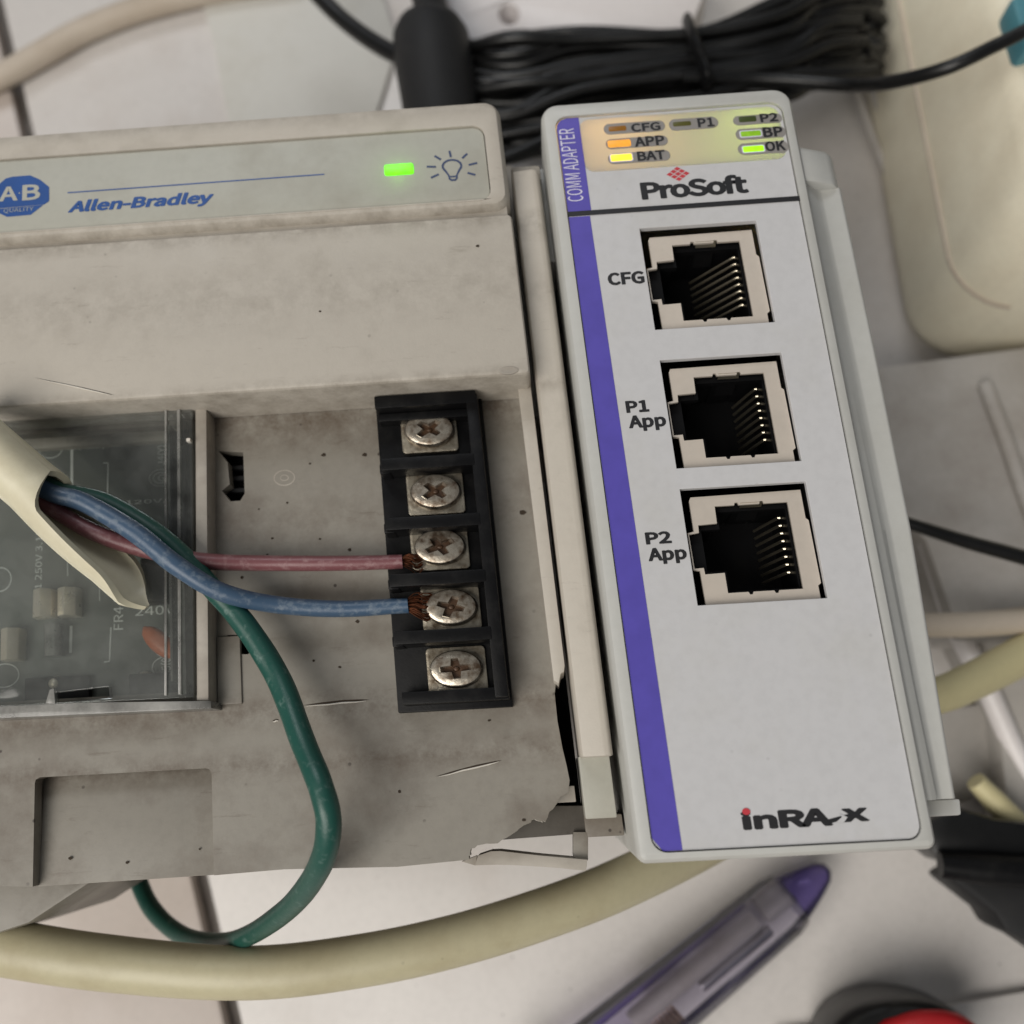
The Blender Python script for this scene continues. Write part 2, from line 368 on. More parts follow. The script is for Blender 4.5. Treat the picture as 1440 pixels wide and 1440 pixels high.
GLYPHS = {"b":{"-":[121,[116,120,116,76,6,76,6,120],[2,0,3,2,1,0]],"1":[194,[78,37,78,208,32,208,32,246,60,253,77,259,93,267,130,267,130,37,182,37,182,-10,21,-10,21,37],[5,7,6,5,8,7,4,1,5,1,8,5,3,1,4,2,1,3,0,8,1,11,0,12,11,8,0,11,9,8,11,10,9]],"2":[194,[74,90,111,142,123,185,119,206,107,220,86,225,69,222,54,213,33,191,-1,224,30,252,57,266,90,271,135,261,164,231,175,186,161,130,124,75,89,37,77,36,92,37,106,38,187,38,187,-10,5,-10,5,23],[11,13,12,10,13,11,10,14,13,9,14,10,9,5,14,5,4,14,4,15,14,9,6,5,8,7,9,7,6,9,3,15,4,2,15,3,2,16,15,1,16,2,0,16,1,0,17,16,25,17,0,25,19,17,19,18,17,20,22,21,20,23,22,19,23,20,25,23,19,24,23,25]],"A":[213,[131,267,225,-10,170,-10,145,68,66,68,41,-10,-13,-10,81,267,123,141,114,169,105,198,99,220,113,220,106,198,98,169,89,141,81,114,131,114],[6,11,7,11,0,7,11,12,0,12,1,0,6,10,11,13,1,12,6,14,10,14,9,10,14,9,13,9,1,13,8,1,9,6,15,14,17,1,8,6,16,15,6,4,16,4,17,16,4,3,17,3,1,17,6,5,4,2,1,3]],"B":[230,[112,267,161,260,197,237,210,195,205,166,190,143,172,133,172,143,195,134,217,110,225,75,210,27,172,-1,118,-10,25,-10,25,267,138,162,153,173,157,190,152,208,137,217,107,221,78,221,78,158,105,158,146,41,165,54,172,76,166,96,147,108,112,113,78,113,78,36,112,36],[14,22,15,22,0,15,22,1,0,22,2,1,22,21,2,21,20,2,20,3,2,14,23,22,19,3,20,18,3,19,18,4,3,17,4,18,16,4,17,16,5,4,24,5,16,14,31,23,31,24,23,31,7,24,7,5,24,31,6,7,8,5,7,6,8,5,6,9,8,31,30,6,30,9,6,14,32,31,29,9,30,29,10,9,28,10,29,27,10,28,26,10,27,26,11,10,25,11,26,33,11,25,32,11,33,14,11,32,14,12,11,14,13,12]],"C":[223,[26,204,70,254,134,271,166,266,192,254,218,231,188,195,167,213,152,220,135,223,98,212,73,180,64,129,73,77,97,45,134,34,153,37,170,46,194,67,225,31,194,4,166,-10,131,-15,69,2,26,52,10,128],[1,3,2,1,4,3,0,4,1,0,9,4,9,5,4,9,8,5,8,7,5,7,6,5,0,10,9,0,11,10,25,11,0,25,12,11,25,13,12,24,13,25,24,14,13,17,19,18,23,14,24,16,19,17,23,15,14,15,19,16,23,19,15,23,20,19,23,21,20,22,21,23]],"F":[193,[193,267,193,219,78,219,78,153,176,153,176,105,78,105,78,-10,25,-10,25,267],[8,2,9,2,0,9,2,1,0,8,3,2,8,6,3,6,4,3,6,5,4,8,7,6]],"G":[241,[27,204,72,254,137,271,173,266,200,253,226,231,196,195,174,212,159,220,140,223,100,211,74,180,64,129,73,77,98,46,140,34,155,35,169,40,176,44,176,96,121,96,121,143,225,143,225,20,200,1,171,-10,136,-15,71,2,26,52,10,128],[1,3,2,1,4,3,0,4,1,0,9,4,9,5,4,9,8,5,8,7,5,7,6,5,0,10,9,0,11,10,29,11,0,29,12,11,20,22,21,20,19,22,19,23,22,29,13,12,28,13,29,18,23,19,28,14,13,27,14,28,27,15,14,17,23,18,16,23,17,15,23,16,27,23,15,27,24,23,26,24,27,26,25,24]],"I":[103,[78,267,78,-10,25,-10,25,267],[2,0,3,2,1,0]],"K":[226,[78,267,78,138,64,138,171,267,234,267,144,158,242,-10,183,-10,110,116,78,78,78,-10,25,-10,25,267],[11,0,12,11,2,0,2,1,0,2,4,3,2,5,4,2,8,5,8,6,5,11,9,2,9,8,2,7,6,8,11,10,9]],"L":[190,[78,267,78,38,190,38,190,-10,25,-10,25,267],[4,0,5,4,1,0,4,2,1,4,3,2]],"O":[260,[25,204,67,254,130,272,193,254,235,204,250,129,235,54,193,3,130,-15,67,3,25,54,10,129,187,181,164,212,130,222,96,212,73,181,64,129,73,77,96,45,130,34,164,45,187,77,196,129],[1,3,2,0,3,1,0,14,3,14,4,3,0,15,14,13,4,14,0,16,15,12,4,13,11,16,0,12,5,4,11,17,16,23,5,12,10,17,11,23,6,5,10,18,17,22,6,23,10,19,18,21,6,22,9,19,10,21,7,6,20,7,21,9,20,19,9,7,20,9,8,7]],"P":[222,[109,267,163,259,201,232,215,181,201,131,164,101,111,92,78,92,78,-10,25,-10,25,267,139,144,156,157,162,181,156,205,138,216,104,220,78,220,78,139,105,139],[9,17,10,17,0,10,17,1,0,17,2,1,17,16,2,16,15,2,15,3,2,9,18,17,14,3,15,13,3,14,13,4,3,12,4,13,11,4,12,19,4,11,9,7,18,7,19,18,7,4,19,7,5,4,7,6,5,9,8,7]],"Q":[260,[187,181,164,212,130,222,96,212,73,181,64,129,73,76,96,44,130,33,164,44,187,76,196,129,58,10,23,59,10,129,25,204,67,254,130,272,193,254,235,204,250,129,238,60,203,11,165,-7,171,-14,189,-24,212,-27,221,-27,229,-26,246,-21,257,-65,238,-71,224,-74,208,-74,162,-66,127,-42,107,-11],[16,18,17,15,18,16,15,2,18,2,19,18,15,3,2,1,19,2,15,4,3,0,19,1,14,4,15,0,20,19,14,5,4,11,20,0,11,21,20,13,5,14,13,6,5,10,21,11,9,21,10,13,7,6,9,22,21,12,7,13,8,22,9,12,8,7,12,22,8,12,23,22,36,23,12,36,24,23,35,24,36,35,25,24,28,30,29,35,26,25,27,30,28,26,30,27,35,30,26,34,30,35,34,31,30,33,31,34,33,32,31]],"R":[222,[141,150,157,163,163,185,157,205,141,216,110,220,78,220,78,145,110,145,78,99,78,-10,25,-10,25,267,116,267,166,259,202,233,215,185,207,146,184,118,162,108,230,-10,170,-10,108,99],[11,6,12,6,13,12,6,14,13,6,15,14,6,5,15,5,4,15,4,16,15,11,7,6,3,16,4,2,16,3,2,17,16,1,17,2,0,17,1,8,17,0,8,18,17,11,9,7,9,8,7,9,18,8,9,19,18,9,22,19,22,20,19,11,10,9,21,20,22]],"S":[209,[35,70,62,47,84,37,107,34,132,38,146,50,150,66,146,81,134,92,113,102,76,118,51,133,28,157,18,193,31,234,63,262,109,271,141,267,169,255,199,231,170,195,146,213,129,220,110,223,88,219,76,209,72,196,77,181,90,170,108,162,145,146,174,130,196,105,204,68,192,26,157,-4,107,-15,69,-10,37,5,2,32],[15,17,16,15,18,17,14,18,15,14,19,18,13,24,14,24,23,14,23,19,14,23,22,19,22,21,19,21,20,19,13,25,24,13,26,25,13,27,26,12,27,13,12,28,27,12,29,28,12,30,29,11,30,12,11,31,30,10,31,11,10,32,31,9,32,10,9,33,32,8,33,9,7,33,8,6,33,7,39,1,0,6,34,33,5,34,6,4,34,5,39,2,1,3,34,4,39,3,2,39,34,3,38,34,39,38,35,34,37,35,38,37,36,35]],"T":[210,[1,219,1,267,209,267,209,219,131,219,131,-10,79,-10,79,219],[0,2,1,0,3,2,7,3,0,6,4,7,4,3,7,6,5,4]],"U":[252,[24,267,77,267,77,106,84,61,101,40,126,34,152,40,170,61,177,106,177,267,228,267,228,105,215,36,179,-3,126,-15,74,-3,37,36,24,105],[17,1,0,17,2,1,8,10,9,8,11,10,7,11,8,17,3,2,16,3,17,7,12,11,6,12,7,16,4,3,5,12,6,16,5,4,15,5,16,5,13,12,15,13,5,15,14,13]],"Y":[186,[-16,267,40,267,76,188,85,169,93,151,99,138,88,138,94,151,102,170,111,188,146,267,202,267,119,97,119,-10,67,-10,67,97],[15,1,0,15,2,1,9,11,10,9,12,11,15,3,2,8,12,9,7,12,8,15,4,3,6,5,7,5,12,7,15,5,4,15,12,5,14,12,15,14,13,12]],"a":[197,[25,91,67,117,126,128,124,140,116,153,97,158,79,156,62,149,37,134,15,174,45,191,72,201,104,205,147,194,172,162,179,118,179,-10,134,-10,131,13,142,13,125,0,102,-10,76,-15,43,-7,19,15,10,50,127,87,90,79,68,66,62,51,65,40,72,34,85,31,100,34,114,41,127,51],[11,13,12,10,13,11,10,14,13,9,14,10,8,7,9,7,6,9,6,5,9,5,14,9,5,4,14,4,15,14,3,15,4,2,15,3,1,15,2,1,26,15,26,16,15,0,26,1,25,27,0,27,26,0,35,16,26,25,28,27,25,29,28,34,16,35,25,30,29,24,30,25,33,19,34,19,16,34,24,31,30,32,19,33,24,32,31,24,19,32,23,18,24,18,19,24,23,20,18,20,17,18,20,16,19,23,21,20,17,16,20,22,21,23]],"d":[217,[21,153,55,191,100,205,124,202,143,193,143,193,143,205,143,289,195,289,195,-10,150,-10,147,12,158,12,144,0,122,-10,96,-15,50,-2,19,37,8,95,143,143,132,151,119,156,107,158,85,150,68,129,62,95,67,60,82,40,105,33,118,35,131,42,143,53],[6,8,7,6,9,8,5,9,6,1,3,2,1,4,3,1,5,4,1,20,5,20,19,5,19,9,5,0,22,1,22,21,1,21,20,1,0,23,22,18,23,0,18,24,23,31,9,19,18,25,24,17,25,18,17,26,25,17,27,26,30,9,31,29,12,30,12,9,30,17,28,27,16,28,17,28,12,29,16,11,28,11,12,28,16,13,11,13,10,11,13,9,12,16,14,13,10,9,13,15,14,16]],"e":[194,[21,153,56,192,103,205,150,193,180,157,189,107,189,98,188,92,187,78,63,78,68,57,86,38,114,31,128,33,142,37,164,50,185,11,158,-4,135,-12,109,-15,58,-2,21,36,8,95,136,138,124,154,104,159,84,154,68,137,63,120,139,120],[1,3,2,1,4,3,0,25,1,25,4,1,0,26,25,24,4,25,24,5,4,23,5,24,0,27,26,22,27,0,29,5,23,22,28,27,22,29,28,22,5,29,22,6,5,22,7,6,21,9,22,9,7,22,9,8,7,21,10,9,21,11,10,14,16,15,21,12,11,13,16,14,20,12,21,12,16,13,20,16,12,20,17,16,19,17,20,19,18,17]],"f":[114,[27,199,27,221,34,258,56,285,92,293,106,292,118,290,137,284,124,239,107,246,102,247,97,248,87,245,82,237,79,220,79,200,120,200,120,154,79,154,79,-10,27,-10,27,154,2,154,2,198],[3,5,4,3,6,5,3,7,6,2,7,3,2,10,7,10,9,7,9,8,7,1,12,2,12,11,2,11,10,2,1,13,12,1,14,13,0,14,1,0,15,14,0,16,15,0,17,16,23,17,0,22,17,23,21,17,22,20,18,21,18,17,21,20,19,18]],"i":[96,[21,267,32,278,48,282,64,278,76,267,80,251,76,234,65,223,48,219,32,223,21,234,17,251,74,200,74,-10,22,-10,22,200],[14,12,15,14,13,12,1,3,2,1,4,3,0,4,1,0,5,4,11,5,0,11,6,5,10,6,11,9,6,10,9,7,6,8,7,9]],"l":[99,[22,289,74,289,74,36,75,32,75,32,75,32,74,32,76,32,88,34,96,-9,82,-13,75,-14,65,-15,41,-8,26,11,22,37],[15,1,0,15,2,1,14,2,15,14,6,2,6,5,2,5,4,2,4,3,2,7,9,8,6,9,7,14,9,6,13,9,14,12,9,13,12,10,9,12,11,10]],"n":[214,[67,200,71,172,59,172,75,187,99,200,126,205,165,195,187,165,194,121,194,-10,142,-10,142,116,139,142,131,153,116,157,102,154,88,146,74,134,74,-10,22,-10,22,200],[4,6,5,3,6,4,19,2,20,2,0,20,2,1,0,3,7,6,2,7,3,19,17,2,17,16,2,16,15,2,15,14,2,14,7,2,14,13,7,13,8,7,12,8,13,11,8,12,19,18,17,11,9,8,10,9,11]],"o":[212,[22,154,57,192,106,205,155,192,191,154,204,95,191,36,155,-2,106,-15,57,-2,22,36,8,95,145,129,129,150,106,158,83,150,67,129,61,95,67,61,83,40,106,33,129,40,145,61,151,95],[1,3,2,1,4,3,0,14,1,14,4,1,0,15,14,13,4,14,13,5,4,11,15,0,11,16,15,12,5,13,11,17,16,23,5,12,22,5,23,11,18,17,10,18,11,22,6,5,21,6,22,10,19,18,20,6,21,10,20,19,9,20,10,20,7,6,9,7,20,8,7,9]],"p":[217,[67,200,70,178,59,178,76,190,98,201,123,205,170,192,199,153,209,98,196,38,162,-1,117,-15,96,-12,76,-3,74,-2,74,-16,74,-90,22,-90,22,200,151,131,138,151,114,158,102,156,88,148,74,137,74,47,86,39,99,34,110,33,133,40,149,61,155,98],[4,6,5,3,6,4,17,2,18,2,0,18,2,1,0,3,7,6,2,7,3,17,24,2,24,23,2,23,22,2,22,21,2,21,7,2,20,7,21,20,8,7,19,8,20,17,25,24,31,8,19,30,8,31,30,9,8,29,9,30,17,26,25,28,9,29,17,14,26,14,27,26,28,10,9,14,28,27,14,10,28,14,11,10,17,15,14,13,11,14,12,11,13,17,16,15]],"r":[136,[68,200,71,165,57,165,70,184,92,199,115,205,125,205,133,203,148,197,138,150,122,155,118,156,113,156,100,153,87,141,74,120,74,-10,22,-10,22,200],[4,6,5,4,7,6,4,8,7,17,2,18,2,0,18,2,1,0,3,8,4,3,9,8,2,11,3,11,10,3,10,9,3,17,15,2,15,14,2,14,13,2,13,12,2,12,11,2,17,16,15]],"t":[132,[28,154,-1,154,-1,198,30,200,34,254,80,254,80,200,131,200,131,154,80,154,80,58,82,42,88,35,100,31,105,32,111,34,128,40,139,-4,118,-11,105,-13,91,-15,54,-5,33,21,28,58],[3,5,4,3,6,5,3,7,6,3,8,7,2,8,3,1,8,2,0,8,1,23,9,0,9,8,0,23,10,9,23,11,10,22,11,23,22,12,11,15,17,16,22,13,12,14,17,15,13,17,14,22,17,13,21,17,22,21,18,17,20,18,21,20,19,18]],"x":[174,[-8,200,50,200,79,153,85,143,91,132,95,127,85,127,87,132,93,142,99,153,125,200,182,200,118,96,188,-10,129,-10,98,39,91,51,84,62,80,68,89,68,86,62,80,51,73,40,45,-10,-13,-10,56,99],[25,1,0,25,2,1,9,11,10,9,12,11,25,3,2,8,12,9,25,7,3,7,4,3,7,4,8,4,12,8,5,12,4,25,6,7,25,5,6,25,12,5,24,18,25,18,12,25,18,19,12,19,13,12,24,17,18,20,13,19,21,16,20,16,13,20,24,21,17,21,16,17,24,22,21,15,13,16,24,23,22,14,13,15]],"y":[182,[12,-40,26,-44,30,-45,33,-46,47,-41,58,-30,67,-11,70,-1,-10,200,45,200,86,88,92,71,98,52,102,41,89,41,92,52,98,70,103,88,139,200,192,200,116,-20,99,-55,73,-82,36,-92,26,-91,17,-90,1,-85],[7,9,8,7,10,9,17,19,18,17,20,19,7,11,10,16,20,17,7,15,11,15,12,11,15,12,16,12,13,16,13,20,16,7,14,15,7,13,14,7,20,13,6,20,7,5,20,6,5,21,20,4,21,5,26,1,0,3,21,4,26,2,1,26,3,2,26,21,3,26,22,21,26,23,22,25,23,26,24,23,25]]},"r":{" ":[78,[],[]],"(":[118,[84,-69,103,-60,78,-7,64,50,59,109,64,168,78,225,103,277,84,286,56,232,38,174,32,109,38,44,56,-15],[9,7,8,9,6,7,10,6,9,10,5,6,11,5,10,11,4,5,12,4,11,12,3,4,12,2,3,13,2,12,13,1,2,0,1,13]],")":[118,[35,-69,62,-15,80,44,86,109,80,174,62,232,35,286,15,277,40,225,55,168,60,109,55,50,40,-7,15,-60],[7,5,6,8,5,7,8,4,5,9,4,8,9,3,4,10,3,9,11,3,10,11,2,3,12,2,11,12,1,2,13,1,12,13,0,1]],".":[97,[49,-5,60,-1,69,7,72,20,69,32,60,41,49,44,37,41,29,32,26,20,29,7,37,-1],[7,5,6,8,5,7,8,4,5,9,4,8,9,3,4,10,3,9,10,2,3,10,1,2,11,1,10,11,0,1]],"/":[137,[4,-63,27,-63,132,278,109,278],[0,2,3,0,1,2]],"0":[194,[97,-5,140,10,167,55,177,129,167,203,140,247,97,261,55,247,27,203,18,129,27,55,55,10,97,21,72,33,55,68,48,129,55,190,72,225,97,236,123,225,140,190,146,129,140,68,123,33],[7,5,6,8,17,7,17,18,7,18,5,7,18,19,5,19,4,5,8,16,17,20,4,19,9,16,8,20,3,4,21,3,20,9,15,16,10,15,9,10,14,15,22,3,21,22,2,3,10,13,14,23,2,22,11,13,10,23,1,2,11,12,13,12,1,23,11,1,12,0,1,11]],"1":[194,[31,0,172,0,172,27,120,27,120,257,96,257,81,249,63,243,42,238,42,218,88,218,88,27,31,27],[6,4,5,6,10,4,10,3,4,7,10,6,8,10,7,9,10,8,11,3,10,0,11,12,0,3,11,0,2,3,0,1,2]],"2":[194,[15,0,177,0,177,28,106,28,92,27,78,26,64,25,117,81,152,134,165,186,155,226,129,252,90,261,60,257,36,244,14,224,33,206,48,221,66,231,86,235,112,229,128,211,133,185,120,138,82,83,15,19],[13,11,12,14,11,13,14,10,11,15,19,14,19,10,14,15,18,19,20,10,19,15,17,18,21,10,20,21,9,10,16,17,15,22,9,21,22,8,9,23,8,22,24,8,23,24,7,8,25,7,24,25,6,7,4,2,3,4,1,2,5,1,4,6,1,5,25,1,6,0,1,25]],"3":[194,[92,-5,134,4,163,29,175,69,167,100,148,121,120,134,120,136,144,149,160,169,166,197,156,232,130,254,91,261,64,257,40,246,20,231,37,210,53,223,70,232,90,235,113,230,128,216,133,195,127,170,104,152,62,146,62,121,109,115,135,97,142,70,135,44,117,28,90,22,64,26,43,37,27,51,10,31,30,13,57,0],[14,12,13,15,12,14,15,11,12,16,20,15,20,11,15,16,19,20,21,11,20,16,18,19,21,10,11,17,18,16,22,10,21,23,10,22,23,9,10,24,9,23,25,9,24,25,8,9,26,8,25,26,7,8,27,7,26,27,6,7,27,5,6,27,28,5,28,4,5,29,4,28,29,3,4,30,3,29,31,3,30,31,2,3,37,35,36,32,2,31,37,34,35,38,34,37,32,1,2,33,1,32,38,33,34,38,1,33,39,1,38,39,0,1]],"4":[194,[119,0,149,0,149,71,183,71,183,96,149,96,149,257,114,257,7,92,7,71,119,71,119,96,40,96,99,184,106,197,113,209,119,222,121,222,120,207,119,190,119,175],[8,6,7,8,16,6,16,17,6,17,5,6,8,15,16,18,5,17,8,14,15,19,5,18,8,13,14,20,5,19,8,12,13,11,5,20,8,11,12,8,5,11,8,4,5,8,3,4,9,3,8,10,3,9,0,2,10,2,3,10,0,1,2]],"5":[194,[92,-5,133,6,164,36,176,83,165,130,137,157,98,165,84,164,72,161,60,155,67,229,163,229,163,257,39,257,30,137,47,126,61,134,75,139,90,141,118,134,137,114,143,83,136,50,116,29,89,22,62,26,42,37,26,50,9,29,30,13,56,0],[14,10,13,10,12,13,10,11,12,14,9,10,7,5,6,8,5,7,9,5,8,9,4,5,14,18,9,18,4,9,14,17,18,19,4,18,14,16,17,15,16,14,20,4,19,20,3,4,21,3,20,21,2,3,22,2,21,28,26,27,23,2,22,28,25,26,23,1,2,24,1,23,29,25,28,29,24,25,29,1,24,30,1,29,30,0,1]],"A":[213,[1,0,34,0,59,78,153,78,177,0,211,0,124,257,88,257,67,104,79,144,88,172,97,201,105,230,106,230,115,201,123,172,132,144,145,104],[0,12,7,12,6,7,12,13,6,13,5,6,0,11,12,14,5,13,15,5,14,0,10,11,16,5,15,0,9,10,0,8,9,17,5,16,0,2,8,2,17,8,2,3,17,3,5,17,0,1,2,4,5,3]],"C":[223,[132,-5,163,0,189,12,211,32,193,53,176,37,156,27,133,24,91,37,63,73,54,129,64,185,92,220,134,233,155,230,172,221,187,209,204,230,187,245,163,257,134,261,76,245,35,200,20,128,35,57,75,11],[21,19,20,21,18,19,21,17,18,22,12,21,12,13,21,13,17,21,14,17,13,15,17,14,15,16,17,22,11,12,23,11,22,23,10,11,23,9,10,24,9,23,24,8,9,25,8,24,5,3,4,6,3,5,25,7,8,6,2,3,7,2,6,25,2,7,25,1,2,0,1,25]],"D":[241,[35,0,101,0,166,15,206,60,220,129,206,199,166,242,99,257,35,257,68,27,68,230,97,230,147,219,177,184,187,129,177,74,147,39,97,27],[0,10,8,10,7,8,10,6,7,10,11,6,11,12,6,12,5,6,0,9,10,13,5,12,13,4,5,14,4,13,15,4,14,15,3,4,16,3,15,16,2,3,17,2,16,0,17,9,0,2,17,0,1,2]],"E":[206,[35,0,187,0,187,28,68,28,68,121,165,121,165,149,68,149,68,229,183,229,183,257,35,257],[0,8,11,8,10,11,8,9,10,0,7,8,0,4,7,4,6,7,4,5,6,0,3,4,0,2,3,0,1,2]],"F":[193,[35,0,68,0,68,115,166,115,166,143,68,143,68,229,183,229,183,257,35,257],[0,6,9,6,8,9,6,7,8,0,5,6,0,2,5,2,4,5,2,3,4,0,1,2]],"G":[241,[136,-5,168,-1,195,10,215,25,215,133,131,133,131,106,186,106,186,39,173,31,157,26,139,24,93,37,64,73,54,129,64,185,94,220,139,233,162,230,180,221,194,209,212,230,194,245,170,256,138,261,77,245,36,200,20,128,35,57,76,11],[25,23,24,25,22,23,26,16,25,16,17,25,17,22,25,17,21,22,18,21,17,18,19,21,19,20,21,26,15,16,27,15,26,27,14,15,6,4,5,6,7,4,7,3,4,27,13,14,28,13,27,8,3,7,28,12,13,29,12,28,9,3,8,29,11,12,10,3,9,11,3,10,11,2,3,29,2,11,0,2,29,0,1,2]],"I":[103,[35,0,68,0,68,257,35,257],[0,2,3,0,1,2]],"J":[187,[83,-5,124,6,147,35,154,75,154,257,121,257,121,78,117,47,103,29,80,24,63,27,48,36,35,53,12,36,30,14,54,0],[6,4,5,6,3,4,7,3,6,7,2,3,13,11,12,8,2,7,13,10,11,14,10,13,8,1,2,9,1,8,14,9,10,14,1,9,15,1,14,15,0,1]],"L":[190,[35,0,180,0,180,28,68,28,68,257,35,257],[0,4,5,0,3,4,0,2,3,0,1,2]],"M":[284,[35,0,64,0,64,142,64,167,62,193,60,218,62,218,82,159,131,26,153,26,201,159,222,218,223,218,221,193,220,167,219,142,219,0,249,0,249,257,210,257,161,119,155,102,149,84,143,66,142,66,136,84,130,102,123,119,74,257,35,257],[0,5,29,5,28,29,5,6,28,6,27,28,20,11,19,11,18,19,11,12,18,12,17,18,0,4,5,7,27,6,20,10,11,13,17,12,0,3,4,14,17,13,15,17,14,0,2,3,8,27,7,20,9,10,0,1,2,16,17,15,8,26,27,21,9,20,22,9,21,8,25,26,23,9,22,8,24,25,8,23,24,8,9,23]],"O":[260,[130,-5,187,12,225,58,239,129,225,200,187,245,130,261,73,245,34,200,20,129,34,58,73,12,130,24,90,37,63,73,54,129,63,185,90,220,130,233,170,220,197,185,206,129,197,73,170,37],[7,5,6,8,17,7,17,18,7,18,5,7,18,19,5,19,4,5,8,16,17,20,4,19,9,16,8,20,3,4,9,15,16,21,3,20,10,15,9,10,14,15,22,3,21,22,2,3,10,13,14,23,2,22,11,13,10,23,1,2,12,1,23,11,12,13,11,1,12,11,0,1]],"P":[222,[35,0,68,0,68,102,110,102,160,111,192,137,204,181,192,226,159,250,109,257,35,257,68,129,68,230,104,230,142,226,165,211,172,181,165,151,143,134,106,129],[0,12,10,12,9,10,12,8,9,12,13,8,13,7,8,0,11,12,14,7,13,15,7,14,15,6,7,16,6,15,17,6,16,17,5,6,18,5,17,18,4,5,19,4,18,0,2,11,2,19,11,2,4,19,2,3,4,0,1,2]],"Q":[260,[130,22,90,36,63,72,54,129,63,185,90,220,130,233,170,220,197,185,206,129,197,72,170,36,208,-64,223,-64,236,-62,245,-58,239,-34,231,-36,222,-37,212,-37,186,-34,164,-22,149,-3,196,19,228,64,239,129,225,200,187,245,130,261,73,245,34,200,20,129,32,63,65,18,114,-4,134,-35,166,-56],[29,27,28,30,5,29,5,6,29,6,27,29,6,7,27,7,26,27,30,4,5,8,26,7,31,4,30,8,25,26,31,3,4,9,25,8,32,3,31,32,2,3,10,25,9,10,24,25,32,1,2,11,24,10,11,23,24,33,1,32,0,23,11,33,0,1,33,23,0,33,22,23,34,22,33,34,21,22,35,21,34,35,20,21,17,15,16,35,19,20,36,19,35,18,15,17,19,15,18,36,15,19,12,15,36,12,14,15,12,13,14]],"R":[222,[68,135,68,230,111,230,145,226,166,212,173,185,166,157,145,140,111,135,176,0,213,0,147,112,178,126,198,150,205,185,194,227,162,250,116,257,35,257,35,0,68,0,68,109,114,109],[19,1,18,1,17,18,1,16,17,1,2,16,2,15,16,19,0,1,3,15,2,3,14,15,4,14,3,5,14,4,6,14,5,6,13,14,7,13,6,7,12,13,8,12,7,19,21,0,21,8,0,21,12,8,21,11,12,21,22,11,22,10,11,19,20,21,9,10,22]],"T":[210,[89,0,121,0,121,229,199,229,199,257,11,257,11,229,89,229],[6,4,5,6,3,4,7,3,6,0,2,7,2,3,7,0,1,2]],"U":[252,[126,-5,173,6,206,41,218,106,218,257,187,257,187,105,179,57,157,31,126,24,96,31,75,57,67,105,67,257,34,257,34,106,47,41,79,6],[15,13,14,15,12,13,6,4,5,6,3,4,16,12,15,6,2,3,16,11,12,7,2,6,16,10,11,8,2,7,8,1,2,17,10,16,17,9,10,9,1,8,17,1,9,17,0,1]],"V":[201,[82,0,120,0,201,257,168,257,127,118,119,89,111,62,102,33,101,33,92,62,84,89,76,118,34,257,0,257],[0,12,13,0,11,12,4,2,3,4,1,2,0,10,11,5,1,4,0,9,10,6,1,5,0,8,9,7,1,6,0,7,8,0,1,7]],"Y":[186,[77,0,109,0,109,99,186,257,153,257,120,184,111,165,103,147,94,128,92,128,84,147,75,165,67,184,34,257,0,257,77,99],[15,13,14,15,12,13,5,3,4,5,2,3,15,11,12,6,2,5,15,10,11,7,2,6,15,9,10,8,2,7,15,8,9,15,2,8,0,2,15,0,1,2]]}}
def text(s, name, mat, parent, bl, tr, z, bold=0.0, shear=0.0, turn=False, space=1.0, fat=0.0):
    """Flat print filling the box whose lower-left and upper-right corners are given (mm)."""
    G = GLYPHS['b' if bold else 'r']; vs = []; fs = []; x = 0.0
    for ch in s:
        adv, co, tri = G[ch]; o = len(vs)
        vs += [(x + co[i] + co[i+1]*shear, co[i+1]) for i in range(0, len(co), 2)]
        fs += [(tri[i]+o, tri[i+1]+o, tri[i+2]+o) for i in range(0, len(tri), 3)]
        x += adv*space
    if turn: vs = [(-b, a) for a, b in vs]
    x0 = min(v[0] for v in vs); x1 = max(v[0] for v in vs); y0 = min(v[1] for v in vs); y1 = max(v[1] for v in vs)
    sx = (tr[0]-bl[0])/(x1-x0); sy = (tr[1]-bl[1])/(y1-y0)
    mb = MB()
    for q, dx, dy in ((0, 0, 0),) if not fat else ((0, -fat, 0), (1, fat, 0), (2, 0, -fat*0.6), (3, 0, fat*0.6)):
        mb.add([(bl[0]+(a-x0)*sx+dx, bl[1]+(b-y0)*sy+dy, z+q*0.004) for a, b in vs], fs)
    return mb.build(name, mat, parent, doubles=False)
def ptext(s, name, mat, parent, bl, tr, z, **k):
    return text(s, name, mat, parent, at2(*bl, z), at2(*tr, z), z, **k)

# ------------------------------------------------------------------ the surface
ZT = -76.0
g = MB()
g.box(-900, 900, -700, 1100, ZT-9, ZT-3.0)
table = tag(g.build('table_top', 'grout'), None, None, kind='structure')
s1, s2 = at(17, 100, ZT), at(303, 1335, ZT)
d = (s1-s2); k = d.x/d.y
def seam_x(y, off=0): return s2.x + k*(y-s2.y) + off
for a, b, y0, y1, mt in ((-330, -1.4, -60, 330, 'tile'), (1.4, 420, -310, 330, 'tile2'), (-330, -1.4, -450, -63, 'tile'),):
    MB().prism([(seam_x(y0, a), y0), (seam_x(y0, b), y0), (seam_x(y1, b), y1), (seam_x(y1, a), y1)], ZT-3.5, ZT).build('tile', mt, table, bevel=0.8)

